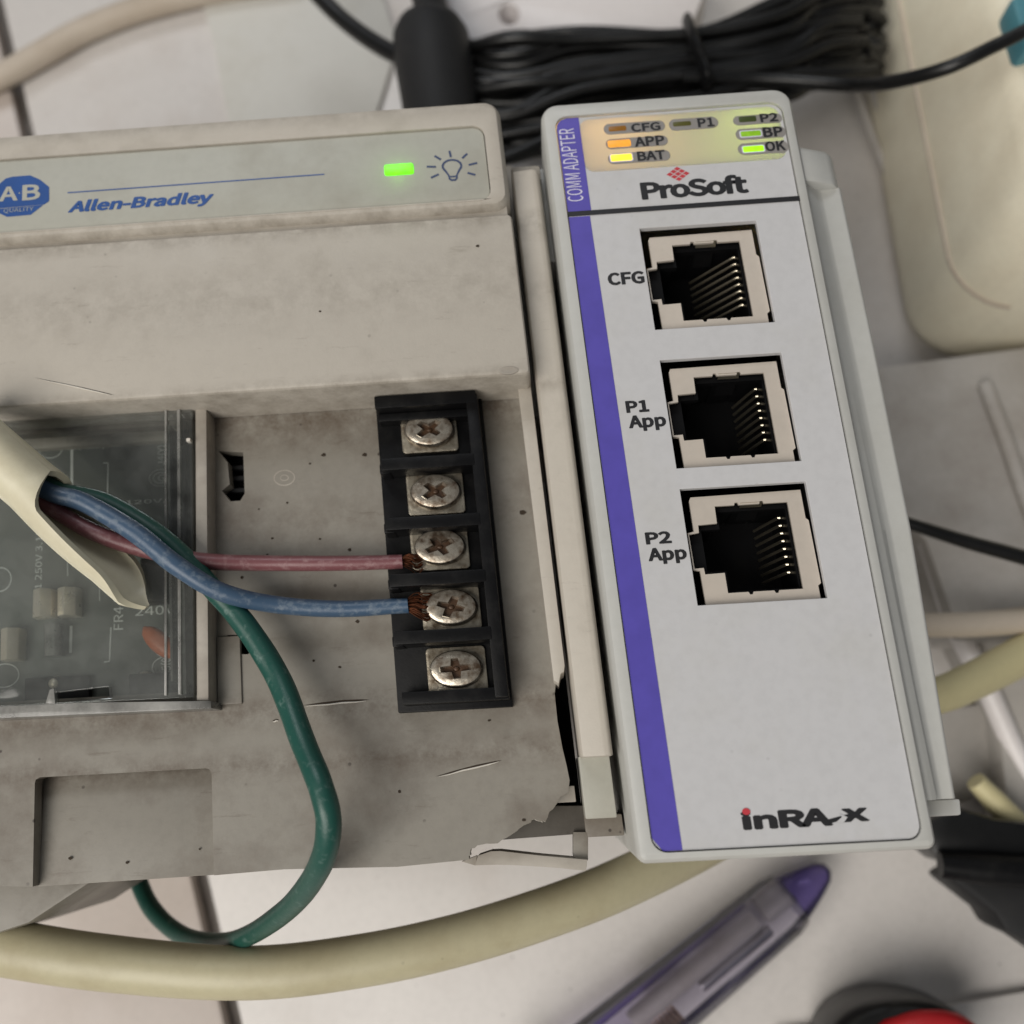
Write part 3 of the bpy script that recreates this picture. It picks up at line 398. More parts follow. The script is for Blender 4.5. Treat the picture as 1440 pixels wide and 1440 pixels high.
# ------------------------------------------------------------------ power supply module
ps = empty('power_supply_module', -40, 40, ZT, 'dirty beige power supply module with lit green lamp and five screw terminals', 'power supply')
def head_rings(x0, x1, y0, y1, r, z0, zt, e=1.0, rb=None):
    return [[(px, py, z) for px, py in rrect(x0+i, x1-i, y0+i, y1-i, max(r-i, 0.05), 5, None if rb is None else max(rb-i, 0.05))]
            for i, z in ((0, z0), (0, zt-e), (0.12*e, zt-0.55*e), (0.42*e, zt-0.15*e), (0.95*e, zt))]
def shell(x0, x1, y0, y1, r, z0, zt, e, hole, depth, rb=None):
    """Moulded block with rounded front edges and a sunk window in its front."""
    mb = MB(); rg = head_rings(x0, x1, y0, y1, r, z0, zt, e, rb)
    mb.loft(rg, True, False)
    top = [(p[0], p[1]) for p in rg[-1]]
    mb.sheet(top, zt, [list(reversed(hole))])
    h = len(hole)
    mb.loft([[(p[0], p[1], zt) for p in hole], [(p[0], p[1], zt-depth) for p in hole]], False, False)
    return mb
hole = rrect(-95, -8.95, 76.9, 87.6, 1.5)
shell(-100, -6.7, 75.95, 91.4, 2.1, -14, 0, 1.2, hole, 0.45).build('head_cover', 'ps', ps, sharp=30)
nm = MB().prism(rrect(-94.9, -9.05, 77.0, 87.5, 1.4), -1.2, -0.28).build('nameplate', 'ps_name', ps, bevel=0.08)
# door cover below the groove
dc = MB(); dc.loft(head_rings(-100, -6.7, 53.9, 75.15, 0.6, -8.3, -0.5, 0.45)).build('door_cover', 'ps', ps, sharp=30)
MB().box(-99, -7.2, 74.6, 76.6, -8, -1.25).build('groove_floor', 'ps_rim', ps)
MB().lathe([(1.25, -0.2), (1.2, 0.05), (1.0, 0.07), (0.8, 0.03), (0.05, 0.02)], (*at2(715, 520.5, -0.45), -0.5), 20, 0.42).build('moulding_mark', 'ps_rim', ps)
# print on the nameplate
zn = -0.24
lg = MB()
oc = [at2(p[0], p[1], zn) for p in ((69, 263), (69, 283), (62, 287.5), (-8, 293.5), (-14.5, 290), (-14.5, 270), (8, 251), (17, 248.5), (42, 246.5), (56, 252.5))]
lg.sheet(oc, zn); lg.build('logo', 'blue_ink', nm)
oc2 = [at2(p[0], p[1], zn) for p in ((61, 288), (43, 302), (10, 305), (-5, 298), (-8, 294.3))]
MB().sheet(oc2, zn).build('logo', 'blue_ink', nm)
ptext('A', 'lettering', 'ps_name', nm, (-2, 283.5), (25.5, 261.5), zn+0.03, bold=0.03)
ptext('B', 'lettering', 'ps_name', nm, (31, 282), (57, 258.5), zn+0.03, bold=0.03)
MB().sheet(rrect(*(lambda a: (a[0]-0.09, a[0]+0.09, a[1]-0.09, a[1]+0.09))(at2(27.6, 271.5, zn)), 0.05), zn+0.03).build('lettering', 'ps_name', nm)
ptext('QUALITY', 'lettering', 'pale_ink', nm, (5, 300.5), (47, 290.5), zn+0.03, bold=0.0)
ptext('Allen-Bradley', 'lettering', 'blue_ink', nm, (95.7, 303), (300, 268.5), zn, bold=0.022, shear=0.22, fat=0.07)
bar2(MB(), at2(95, 271, zn), at2(456, 245, zn), 0.16, zn).build('blue_rule', 'blue_ink', nm)
# lamp
a, b = at2(541, 247.5, zn), at2(581, 229, zn)
MB().prism(rrect(a[0], b[0], a[1], b[1], 0.3), -0.5, zn+0.06).build('lamp_window', 'led_green', nm, bevel=0.05)
ld = bpy.data.lights.new('lamp_glow', 'POINT'); ld.energy = 0.00008; ld.color = (0.25, 1, 0.02); ld.shadow_soft_size = 0.0008
lo = bpy.data.objects.new('lamp_glow', ld); col.objects.link(lo); lo.location = Vector((((a[0]+b[0])/2+SH*a[1]), (a[1]+b[1])/2, 1.6))*MM
# bulb pictogram
bl = MB(); bc = at2(635.5, 233.5, zn)
outer = []; inner = []
def bulb(off):
    pts = []
    for j in range(17):
        q = math.radians(-38 + 256*j/16); pts.append((bc[0]+(1.30-off)*math.cos(q), bc[1]+(1.02-off)*math.sin(q)))
    pts += [(bc[0]-0.62+off*0.8, bc[1]-1.30), (bc[0]-0.55+off*0.8, bc[1]-1.85+off*0.3), (bc[0]-0.28+off*0.5, bc[1]-2.12+off),
            (bc[0]+0.28-off*0.5, bc[1]-2.12+off), (bc[0]+0.55-off*0.8, bc[1]-1.85+off*0.3), (bc[0]+0.62-off*0.8, bc[1]-1.30)]
    return pts
bl.sheet(bulb(0), zn, [list(reversed(bulb(0.27)))])
bar2(bl, (bc[0]-0.4, bc[1]-1.5), (bc[0]+0.4, bc[1]-1.5), 0.22, zn+0.01)
for p, q in (((632, 212), (634, 221)), ((611, 219), (620, 224.5)), ((600, 234.3), (613, 234.6)), ((606, 250), (617, 245)),
             ((657, 216), (650, 222.5)), ((671, 229), (659, 232)), ((668.5, 246), (657.5, 243))):
    bar2(bl, at2(*p, zn), at2(*q, zn), 0.28, zn)
bl.build('bulb_pictogram', 'navy_ink', nm)

# terminal deck: a thin-walled shell with a broken corner
ZD = -8.5
jag = [(780, 975), (784, 1014), (791, 1052), (797, 1077), (801, 1097), (799, 1115), (791, 1118), (781, 1133), (771, 1146), (767, 1156), (761, 1155), (752, 1152),
       (743, 1158), (727, 1168.5), (708, 1180), (700, 1186), (674, 1188.5), (663.5, 1193), (661.5, 1203), (659, 1209)]
random.seed(9)
J = []
for p, q in zip(jag, jag[1:]+[None]):
    J.append(at2(p[0], p[1], ZD))
    if q and p[1] > 1100:
        for u in (0.33, 0.66): J.append(at2(p[0]+(q[0]-p[0])*u+random.uniform(-1.6, 1.6), p[1]+(q[1]-p[1])*u+random.uniform(-1.6, 1.6), ZD))
pk = rrect(-68.9, -48.3, 0, 11.15, 0.8)
slot1 = [at2(*p, ZD) for p in ((307, 634), (342, 636), (344, 694), (338, 704), (324, 705), (312, 690), (323, 681), (320, 650))]
slot2 = [at2(*p, ZD) for p in ((320, 893), (352, 893), (355, 912), (349, 920), (327, 920), (319, 912))]
lidhole = [(-84, 20), (-50.4, 20), (-50.4, 53.4), (-84, 53.4)]
deck_poly = [(-100, 55.2), (-7.6, 55.2), (-7.7, 19.0)] + J + [at2(560, 1219, ZD), at2(400, 1222.5, ZD), (-48.3, -0.55), (-48.3, 10.6), (-48.6, 11.05), (-49.0, 11.15), (-68.3, 11.15), (-68.8, 10.9), (-68.9, 10.5), (-68.9, -0.75), at2(0, 1246, ZD), (-100, -0.7)]
dk = MB().prism(deck_poly, ZD-1.7, ZD, [list(reversed(slot1)), list(reversed(slot2)), lidhole])
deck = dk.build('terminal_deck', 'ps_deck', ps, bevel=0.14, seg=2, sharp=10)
jj = [p for p in J if p[1] < 8.2]
MB().tube([(p[0]-0.03, p[1]+0.03, ZD-0.05) for p in jj], 0.045, 6).build('broken_edge', 'chip', ps, sharp=60)
# finger pocket floor at the bottom edge (sunk, sloping)
MB().add([(-69, 11.3, ZD-2.4), (-48.2, 11.3, ZD-2.4), (-48.2, -0.6, ZD-1.4), (-69, -0.9, ZD-1.4), (-69, 11.3, ZD-4), (-48.2, 11.3, ZD-4), (-48.2, -0.6, ZD-3), (-69, -0.9, ZD-3)],
         [(0,1,2,3),(7,6,5,4),(0,4,5,1),(1,5,6,2),(2,6,7,3),(3,7,4,0)]).build('finger_pocket', 'ps_deck', ps, bevel=0.1)
# rear body behind the deck, set back from its edge
MB().box(-100, -14, 2.5, 53, ZT, -16).build('rear_body', 'ps_deck', ps, bevel=0.5)
MB().box(-100, -5.5, 53, 90.5, ZT, -13).build('rear_body', 'ps', ps, bevel=0.5)
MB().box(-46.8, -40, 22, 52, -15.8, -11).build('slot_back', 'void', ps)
for yy in (44.6, 46.2, 47.6): MB().box(-46, -42, yy, yy+0.5, -11, -10.3).build('slot_rib', 'black_box', ps)
# right-hand rim wall of the deck
MB().prism([(-8.35, 55), (-6.75, 55), (-6.6, 20.2), (-6.75, 19.5), (-7.15, 19.3), (-7.5, 18.2), (-8.05, 18.6)], ZD-4, -5.2).build('deck_rim', 'ps', ps, bevel=0.12)
MB().box(-13.9, -6.4, 4.4, 53, -30, -15.5).build('gap_shade_block', 'void', ps)  # added near-black block, stands in for shade in the gap
# side flange on the right, with its lower end piece
fl = MB()
prof = [(-6.1, -18), (-6.1, -4.4), (-5.85, -3.75), (-3.3, -3.5), (-2.75, -3.75), (-2.5, -4.6), (-2.45, -18)]
fl.loft([[(x, y, z) for x, z in prof] for y in (10.0, 83.2)])
fl.build('side_flange', 'ps', ps, bevel=0.35)
MB().box(-6.25, -2.75, 3.4, 10.2, -22, -7.5).build('flange_end', 'ps_name', ps, bevel=0.2)
MB().box(-6.3, -1.9, 1.2, 3.6, -26, -12.4).build('flange_foot', 'ps_deck', ps, bevel=0.2)
MB().box(-6.0, -2.2, 83.2, 85.4, -22, -6.0).build('flange_cap', 'ps_rim', ps, bevel=0.4)
# inside of the shell that shows through the broken corner
MB().prism([at2(*p, -13) for p in ((640, 1186), (640, 1133), (829, 1133), (825, 1172), (706, 1181))], -30, -13.0).build('inner_ledge', 'ps_shaded', ps, bevel=0.15)
MB().box(-9.4, -7.0, 5.2, 7.0, -13.2, -11.4).build('inner_rib', 'ps_rim', ps, bevel=0.1)
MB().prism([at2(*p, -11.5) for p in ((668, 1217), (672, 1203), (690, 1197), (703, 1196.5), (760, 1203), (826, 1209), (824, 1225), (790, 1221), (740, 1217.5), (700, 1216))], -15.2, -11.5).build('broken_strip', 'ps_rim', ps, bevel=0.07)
MB().prism([at2(*p, -12) for p in ((649, 1211.5), (671, 1203), (669, 1217.5))], -13.0, -12).build('broken_splinter', 'ps_rim', ps, bevel=0.08)
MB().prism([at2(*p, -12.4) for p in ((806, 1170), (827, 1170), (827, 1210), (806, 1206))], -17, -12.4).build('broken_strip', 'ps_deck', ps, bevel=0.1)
# mounting foot at the lower left
ft = [at2(*p, -16) for p in ((-120, 1235), (155, 1212), (150, 1226), (40, 1298), (-60, 1330), (-120, 1330))]
MB().prism(ft, -40, -16).build('mounting_foot', 'ps_deck', ps, bevel=0.3)

# gouges and a crack
def gouge(p, q, z, w, parent, chips=2):
    a, b = Vector(at2(*p, z)), Vector(at2(*q, z)); d = b-a; n = Vector((-d.y, d.x)).normalized()
    pts = [a, a+d*0.3+n*w*0.5, a+d*0.62+n*w*0.7, a+d*0.9+n*w*0.35, b, a+d*0.75-n*w*0.35, a+d*0.35-n*w*0.3]
    MB().sheet(pts, z+0.03).build('gouge', 'crack', parent)
    mb = MB(); e = [a+d*u - n*w*(0.25+0.35*random.random()) for u in (0.05, 0.2, 0.4, 0.6, 0.8, 0.95)]
    mb.tube([(*v, z+0.04) for v in e], [0.02, 0.06, 0.09, 0.10, 0.08, 0.02], 6).build('raised_edge', 'chip', parent)
gouge((425, 992), (520, 984), ZD, 0.32, ps)
gouge((612, 1092), (706, 1069), ZD, 0.25, ps)
gouge((383, 1014), (392, 1012), ZD, 0.2, ps)
gouge((48, 531), (162, 556), -0.5, 0.16, ps)
random.seed(5)
for px, py, r in ((455, 640, .28), (436, 652, .15), (513, 640, .3), (492, 773, .25), (503, 874, .25), (735, 721, .42), (404, 707, .16), (340, 812, .2), (478, 938, .18), (441, 929, .16), (562, 1113, .2), (99, 1207, .22), (179, 1213, .22), (281, 1194, .15), (737, 1153, .22), (688, 1013, .18), (383, 757, .16), (376, 780, .14), (364, 716, .13), (450, 758, .15), (672, 346, .22), (450, 438, .14)):
    z = ZD if py > 560 else -0.5
    if py > 1190 and px < 300: z = ZD-1.5
    c = at2(px, py, z)
    MB().prism([(c[0]+r*math.cos(q)*random.uniform(.7, 1.25), c[1]+r*0.8*math.sin(q)*random.uniform(.7, 1.2)) for q in (2*math.pi*j/8 for j in range(8))], z, z+0.06).build('grime_speck', 'crack', ps)
c = at2(400, 672, ZD)
mk = MB(); ring(mk, c[0], c[1], 1.35, 1.05, 0.16, ZD+0.03); ring(mk, c[0], c[1], 0.55, 0.42, 0.12, ZD+0.03)
mk.build('ejector_mark', 'ps_rim', ps)

# ---- clear lid over the fuse board
zl = -4.9
lid = MB().prism([(-84, 19.2), (-48.9, 18.95), (-48.4, 54.1), (-84, 54.1)], zl-0.9, zl, [list(reversed([at2(*p, zl) for p in ((77, 974), (152, 966), (154, 981), (79, 988))]))]).build('clear_lid', 'lid', ps, bevel=0.15)
MB().prism([(-48.75, 18.6), (-47.35, 18.5), (-46.75, 54.0), (-48.15, 54.05)], ZD-0.5, zl-0.4).build('lid_frame', 'ps_rim', ps, bevel=0.18)
MB().prism([(-47.3, 18.2), (-44.4, 18.2), (-44.4, 26.2), (-47.2, 26.2)], ZD-0.5, ZD+0.35).build('lid_frame', 'ps_deck', ps, bevel=0.2)
MB().prism([(-84, 17.9), (-46.9, 17.6), (-46.9, 18.45), (-62.5, 19.1), (-84, 19.3)], ZD-0.5, zl+0.1).build('lid_frame', 'lid_edge', ps, bevel=0.15)
MB().prism([(-50.6, 19.3), (-50.2, 19.3), (-49.75, 53.9), (-50.15, 53.9)], zl-0.05, zl+0.35).build('lid_ridge', 'lid_edge', ps, bevel=0.1)
MB().prism([(-52.2, 19.3), (-51.9, 19.3), (-51.4, 53.9), (-51.7, 53.9)], zl-0.05, zl+0.3).build('lid_ridge', 'lid_edge', ps, bevel=0.1)
MB().box(-49.0, -48.55, 49.6, 50.0, zl-0.4, zl+0.5).build('lid_nick', 'chip', ps)
MB().box(-50.55, -50.1, 19.4, 53.5, -12.5, zl-1.0).build('lid_wall', 'lid_edge', ps)
MB().box(-51.9, -51.6, 21.0, 52.5, -13.5, zl-1.0).build('lid_wall', 'lid_edge', ps)
MB().prism([at2(*p, zl-0.3) for p in ((66, 990), (72, 970), (78, 968), (80, 990))], zl-0.5, zl+0.12).build('lid_hook', 'lid_edge', ps, bevel=0.1)
# fuse board under the lid
zb = -14.0
bd = MB().box(-84, -50.0, 20.2, 53.6, -16.5, zb).build('fuse_board', 'board', ps)
sk = MB(); zs = zb+0.05
def sp(px, py): return at2(px, py, zs)
for cx, cy, rx, ry in ((71, 632, 1.6, 1.25), (226, 672, 1.55, 1.2), (0, 815, 1.5, 1.6), (232, 938, 1.65, 1.3), (6, 950, 1.9, 1.5), (238, 910, 1.9, 1.4)):
    c = sp(cx, cy); ring(sk, c[0], c[1], rx, ry, 0.11, zs)
c = sp(226, 672); ring(sk, c[0], c[1], 1.05, 0.8, 0.14, zs)
for p, q, w in (((101, 632), (101, 690), .35), ((145, 651), (152, 651), .12), ((152, 651), (151, 700), .14), ((151, 700), (144, 701), .1), ((147, 826), (147, 790), .1),
                ((95, 810), (95, 755), .1), ((156, 882), (154, 930), .14), ((154, 930), (146, 931), .12), ((220, 843), (245, 841), .12), ((75, 880), (75, 922), .22), ((100, 880), (99, 918), .35), ((140, 845), (140, 800), .08)):
    bar2(sk, sp(*p), sp(*q), w, zs)
sk.build('board_outline_print', 'silk', bd)
def btext(s, bl_, tr_, **k): return ptext(s, 'lettering', 'silk', bd, bl_, tr_, zs, **k)
btext('J2(RED)', (93, 635), (147, 621))
btext('J4(Y)', (221, 655), (233, 626), turn=True)
btext('G', (222, 677), (232, 667))
btext('1 250V 3.15', (49, 828), (60, 745), turn=True)
btext('FR4 P', (160, 886), (173, 836), turn=True)
btext('J5(0)', (226, 950), (243, 921), turn=True)
btext('U120V/A', (160, 712), (252, 699))
btext('240V/', (190, 869), (256, 849))
ca = sp(238, 908)
cp = MB(); rgs = []
for t_ in range(9):
    u = -1+t_/4; w = math.sqrt(max(0.02, 1-u*u))
    c3 = Vector((ca[0]+1.9*u, ca[1]-2.0*u, zb+3.2))
    rgs.append([c3 + Vector((1.05*w*math.cos(q), 0.75*w*math.cos(q), 0.9*w*math.sin(q))) for q in (2*math.pi*k_/14 for k_ in range(14))])
cp.loft(rgs); cp.build('capacitor', 'orange', bd, sharp=60)
def clip(px, py, w, h, n):
    c = sp(px, py)
    for j in range(n):
        x0 = c[0] - w/2 + j*w/n
        pr = [(x0, 0), (x0+0.1*w/n, 1.7), (x0+0.5*w/n, 2.5), (x0+0.86*w/n, 1.7), (x0+0.9*w/n, 0)]
        MB().loft([[(x, c[1]-h/2, zb+z) for x, z in pr], [(x, c[1]+h/2, zb+z) for x, z in pr]]).build('fuse_clip', 'clip', bd, bevel=0.15)
clip(86, 850, 6.2, 3.6, 2); clip(24, 908, 3.0, 4.0, 1)
c0, c1 = sp(83, 880), sp(83, 925)
MB().tube([(c0[0], c0[1], zb+1.4), (c1[0], c1[1], zb+1.4)], 1.1, 14).build('glass_fuse', 'lid_edge', bd)
for px, py in ((80, 962), (205, 955)):
    c = sp(px, py); MB().lathe([(1.0, 0), (0.95, 0.5), (0.6, 1.0), (0.1, 1.2)], (c[0], c[1], zb), 14).build('solder_joint', 'clip', bd)
a = sp(210, 792); b = sp(246, 850)
MB().box(a[0], b[0], b[1], a[1], zb, zb+3.0).build('board_connector', 'black_box', bd, bevel=0.2)
a = sp(190, 950); b = sp(262, 978)
MB().box(a[0], b[0], b[1], a[1], zb, zb+2.0).build('board_connector', 'black_box', bd, bevel=0.2)
a = sp(40, 955); b = sp(130, 985)
MB().box(a[0], b[0], b[1], a[1], zb, zb+1.0).build('board_connector', 'black_box', bd, bevel=0.2)

# ---- terminal block
tb = MB().box(-26.2, -12.95, 16.1, 54.2, ZD-0.1, ZD+1.0).build('terminal_block', 'black', ps, bevel=0.2)
ZB = -4.0
def tpart(name, x0, x1, y0, y1, z0, z1, bv=0.15): return MB().box(x0, x1, y0, y1, z0, z1).build(name, 'black', tb, bevel=bv)
tpart('end_barrier', -25.8, -13.5, 52.1, 53.7, ZD+0.9, ZB)
MB().box(-25.7, -14.3, 51.0, 52.0, ZD+0.9, ZB-1.6).build('barrier_step', 'black', tb, bevel=0.15)
for y in (45.0, 37.65, 30.9, 24.25):
    tpart('barrier', -25.55, -14.4, y-0.78, y+0.72, ZD+0.9, ZB)
    MB().box(-25.9, -24.6, y-0.9, y+0.35, ZD+0.95, ZB-0.9).build('barrier_foot', 'black', tb, bevel=0.2)
tpart('end_barrier', -25.3, -13.2, 16.8, 18.2, ZD+0.9, ZB-1.0)
MB().prism([(-14.75, 17.0), (-13.25, 17.0), (-13.35, 53.3), (-14.75, 53.3)], ZD+0.9, ZB-0.06).build('side_rail', 'black', tb, bevel=0.15)
sc = [(603, 603, 45), (612, 690, 41), (618, 768, 27), (634, 853, 68), (641, 940, 3)]
for i, (px, py, ang) in enumerate(sc):
    z0 = -7.0; c = at2(px, py, -5.9); w, h = 3.45, 2.62
    cpx = c[0] - (0.1 if i < 4 else 0.0)
    MB().prism(rrect(cpx-w, cpx+w, c[1]-h, c[1]+h, 0.5), z0-0.9, z0).build('clamp_plate', 'clamp', tb, bevel=0.18)
    R_, ky = 3.1, 0.70
    q0 = math.radians(ang)
    def cr(L1, L2, w1, w2):
        pts = [(L1, -w1), (L1, w1), (w1*1.25, w1*1.25), (w2, L2), (-w2, L2), (-w1*1.25, w1*1.25), (-L1, w1), (-L1, -w1), (-w1*1.25, -w1*1.25), (-w2, -L2), (w2, -L2), (w1*1.25, -w1*1.25)]
        return [(c[0] + (x*math.cos(q0)-y*math.sin(q0)), c[1] + (x*math.sin(q0)+y*math.cos(q0))*ky) for x, y in pts]
    s = MB(); n = 32
    rg = [[(c[0]+r*math.cos(2*math.pi*j/n), c[1]+r*ky*math.sin(2*math.pi*j/n), z0+z) for j in range(n)] for r, z in ((R_, 0), (R_*1.0, 0.5), (R_*0.975, 0.85), (R_*0.92, 1.08), (R_*0.80, 1.2))]
    s.loft(rg, True, False)
    cross = cr(1.75, 1.65, 0.44, 0.40)
    s.sheet([(p[0], p[1]) for p in rg[-1]], z0+1.2, [list(reversed(cross))])
    s.loft([[(x, y, z0+1.2) for x, y in cross], [(c[0]+(x-c[0])*0.8, c[1]+(y-c[1])*0.8, z0+0.5) for x, y in cross]], False, False)
    scr = s.build('screw', 'screw', tb, sharp=32)
    f = MB(); f.sheet(cr(1.7, 1.6, 0.43, 0.39), z0+0.52); f.lathe([(0.42, 0.5), (0.3, 0.72), (0.05, 0.8)], (c[0], c[1], z0), 10, ky)
    f.build('cross_recess', 'rust', tb)
    sl = MB()                          # the worn straight slot across the head
    for sgn in (1, -1):
        a1 = [(1.8*sgn, -0.42), (2.95*sgn, -0.45), (2.95*sgn, 0.45), (1.8*sgn, 0.42)]
        z1 = [z0+1.225, z0+0.93, z0+0.93, z0+1.225]
        pts = [(c[0] + x*math.cos(q0)-y*math.sin(q0), c[1] + (x*math.sin(q0)+y*math.cos(q0))*ky) for x, y in a1]
        sl.add([(p[0], p[1], z) for p, z in zip(pts, z1)], [(0,1,2,3)])
    sl.build('screw_slot', 'rust' if i in (2,) else 'clamp', tb)

# ------------------------------------------------------------------ communication module
cm = empty('communication_module', 14, 44, ZT, 'pale grey communication module with purple stripe and three square sockets', 'module')
lab = rrect(0, 28.0, 0.0, 88.0, 1.6)
PORTS = ((58.3, 71.75), (41.1, 54.4), (25.35, 38.65))
cut = [[(8.5, a), (22.6, a), (22.6, b), (8.5, b)] for a, b in PORTS]
hs = shell(-1.65, 29.35, -1.0, 90.1, 2.2, ZT+4, 0, 0.95, lab, 0.55, 1.0)
flare(hs).build('housing', 'pro', cm, sharp=30)
wy = at2(830, 242, -0.3)[1]
win = rrect(3.05, 27.5, wy, 87.5, 1.2)
lb = flare(MB().prism(rrect(0.12, 27.88, 0.12, 87.88, 1.5), -1.1, -0.3, [list(reversed(c)) for c in cut] + [list(reversed(win))])).build('front_label', 'label', cm, bevel=0.06, sharp=10)
fm = flare(MB().prism(rrect(3.06, 27.49, wy+0.01, 87.49, 1.2), -0.8, -0.31)).build('indicator_film', 'film', cm)
zp = -0.25
lc = MB().box(2.2, 28.3, wy-0.9, wy-0.5, -9.4, -1.12)  # added unseen white walls: stop light leaks and brighten the film
lc.box(2.2, 28.3, wy-0.9, 88.6, -9.9, -9.41)
lc.box(27.75, 28.55, wy-0.9, 88.6, -9.4, -1.13)
lc.build('added_light_baffle', 'white', cm)
MB().prism([(0.14, 74.6), (3.0, 74.6), (3.05, 87.84), (1.5, 87.84), (0.75, 87.55), (0.3, 87.05), (0.14, 86.3)], -0.32, zp).build('purple_stripe', 'purple', lb)
MB().prism([(0.14, 73.9), (0.14, 1.5), (1.1, 0.16), (3.1, 0.16), (2.75, 73.9)], -0.32, zp).build('purple_stripe', 'purple', lb)
MB().box(0.1, 28.6, 74.0, 74.6, -0.9, zp+0.09).build('hinge_line', 'black_ink', lb)
text('COMM ADAPTER', 'lettering', 'white_ink', lb, (at2(799, 284, zp)[0], at2(799, 284, zp)[1]), (at2(821, 282, zp)[0], at2(786, 182, zp)[1]), zp+0.04, turn=True)
def zt(x, y): return (820+x/4.5, 130+y/4.5)
rows = (('CFG', (135,268), (513,174), (163,248), (270,210), (308,252), (483,188), 'led_cfg'),
        ('APP', (148,360), (531,270), (165,345), (292,302), (330,345), (508,272), 'led_app'),
        ('BAT', (162,455), (546,362), (178,438), (306,387), (348,435), (512,365), 'led_bat'),
        ('P1', (550,243), (848,150), (570,216), (680,181), (730,222), (822,160), 'led_off'),
        ('P2', (955,210), (1253,130), (988,190), (1092,148), (1125,190), (1225,130), 'led_off2'),
        ('BP', (972,302), (1276,212), (1000,282), (1122,240), (1145,285), (1255,215), 'led_bp'),
        ('OK', (987,398), (1293,303), (1015,380), (1140,335), (1158,375), (1272,305), 'led_ok'))
for s, p0, p1, l0, l1, t0, t1, mt in rows:
    a, b = at2(*zt(*p0), zp), at2(*zt(*p1), zp)
    pill = MB().prism(rrect(a[0], b[0], a[1], b[1], (b[1]-a[1])/2-0.01, 8), -0.33, zp).build('indicator_pill', 'grey_ink', fm)
    a, b = at2(*zt(*l0), zp), at2(*zt(*l1), zp)
    MB().prism(rrect(a[0], b[0], a[1], b[1], 0.18), -0.33, zp+0.06).build('indicator_lamp', mt, fm, bevel=0.04)
    if mt not in ('led_off', 'led_off2', 'led_cfg'):
        MB().prism(rrect(a[0]-0.14, b[0]+0.14, a[1]-0.12, b[1]+0.12, 0.25), -0.33, zp+0.03).build('lamp_rim', 'white_ink' if mt != 'led_app' else 'led_app', fm)
    text(s, 'lettering', 'black_ink', fm, at2(*zt(*t0), zp), at2(*zt(*t1), zp), zp+0.05, bold=0.018, fat=0.025)
for (px, py), colr, en in (((858, 215), (1.0, 0.58, 0.20), 0.0027), ((862, 190), (1.0, 0.56, 0.24), 0.0015), ((1062, 208), (0.70, 1.0, 0.12), 0.0017), ((1050, 185), (0.75, 1.0, 0.2), 0.0011)):
    ld = bpy.data.lights.new('indicator_light', 'POINT'); ld.energy = en; ld.color = colr; ld.shadow_soft_size = 0.0025
    lo = bpy.data.objects.new('indicator_light', ld); col.objects.link(lo)
    p = at(px, py, -6.0); lo.location = Vector((p.x+SH*p.y, p.y, p.z))*MM
# maker's name
zk = -0.26
ptext('ProSoft', 'lettering', 'black_ink', lb, (904, 281), (1048, 245), zk, bold=0.035, space=0.88, fat=0.09)
dm = MB(); dc_ = at2(953.5, 244.5, zk)
for i in range(3):
    for j in range(3):
        u, v_ = (i-1), (j-1)
        cx, cy = dc_[0]+(u-v_)*0.50, dc_[1]+(u+v_)*0.36
        dm.sheet([(cx-0.42, cy), (cx, cy-0.28), (cx+0.42, cy), (cx, cy+0.28)], zk)
dm.build('diamond_emblem', 'red_ink', lb)
ptext('CFG', 'lettering', 'black_ink', lb, (856.3, 401.5), (904, 381), zk, bold=0.03, fat=0.05)
ptext('P1', 'lettering', 'black_ink', lb, (881.7, 580.5), (910.5, 562.5), zk, bold=0.03, fat=0.05)
ptext('App', 'lettering', 'black_ink', lb, (886, 607), (934.5, 582), zk, bold=0.025, fat=0.05)
ptext('P2', 'lettering', 'black_ink', lb, (909.3, 765.5), (942, 747), zk, bold=0.03, fat=0.05)
ptext('App', 'lettering', 'black_ink', lb, (913.5, 794), (963.5, 768.5), zk, bold=0.025, fat=0.05)
ptext('inRA', 'lettering', 'black_ink', lb, (1046.2, 1166.5), (1166, 1135.5), zk, bold=0.04, space=0.92, fat=0.12)
ptext('x', 'lettering', 'black_ink', lb, (1186, 1155.5), (1219, 1136.5), zk, bold=0.05, fat=0.1)
bar2(MB(), at2(1163, 1156, zk), at2(1196, 1147, zk), 0.42, zk).build('lettering', 'black_ink', lb)
MB().sheet([at2(*p, zk+0.03) for p in ((1176, 1156), (1184, 1149), (1180, 1144), (1192, 1149), (1187, 1156))], zk+0.03).build('lettering', 'label', lb)
c = at2(1049.3, 1141.2, zk)
MB().sheet(ellipse(c[0], c[1], 0.42, 0.34), zk+0.04).build('red_dot', 'red_ink', lb)

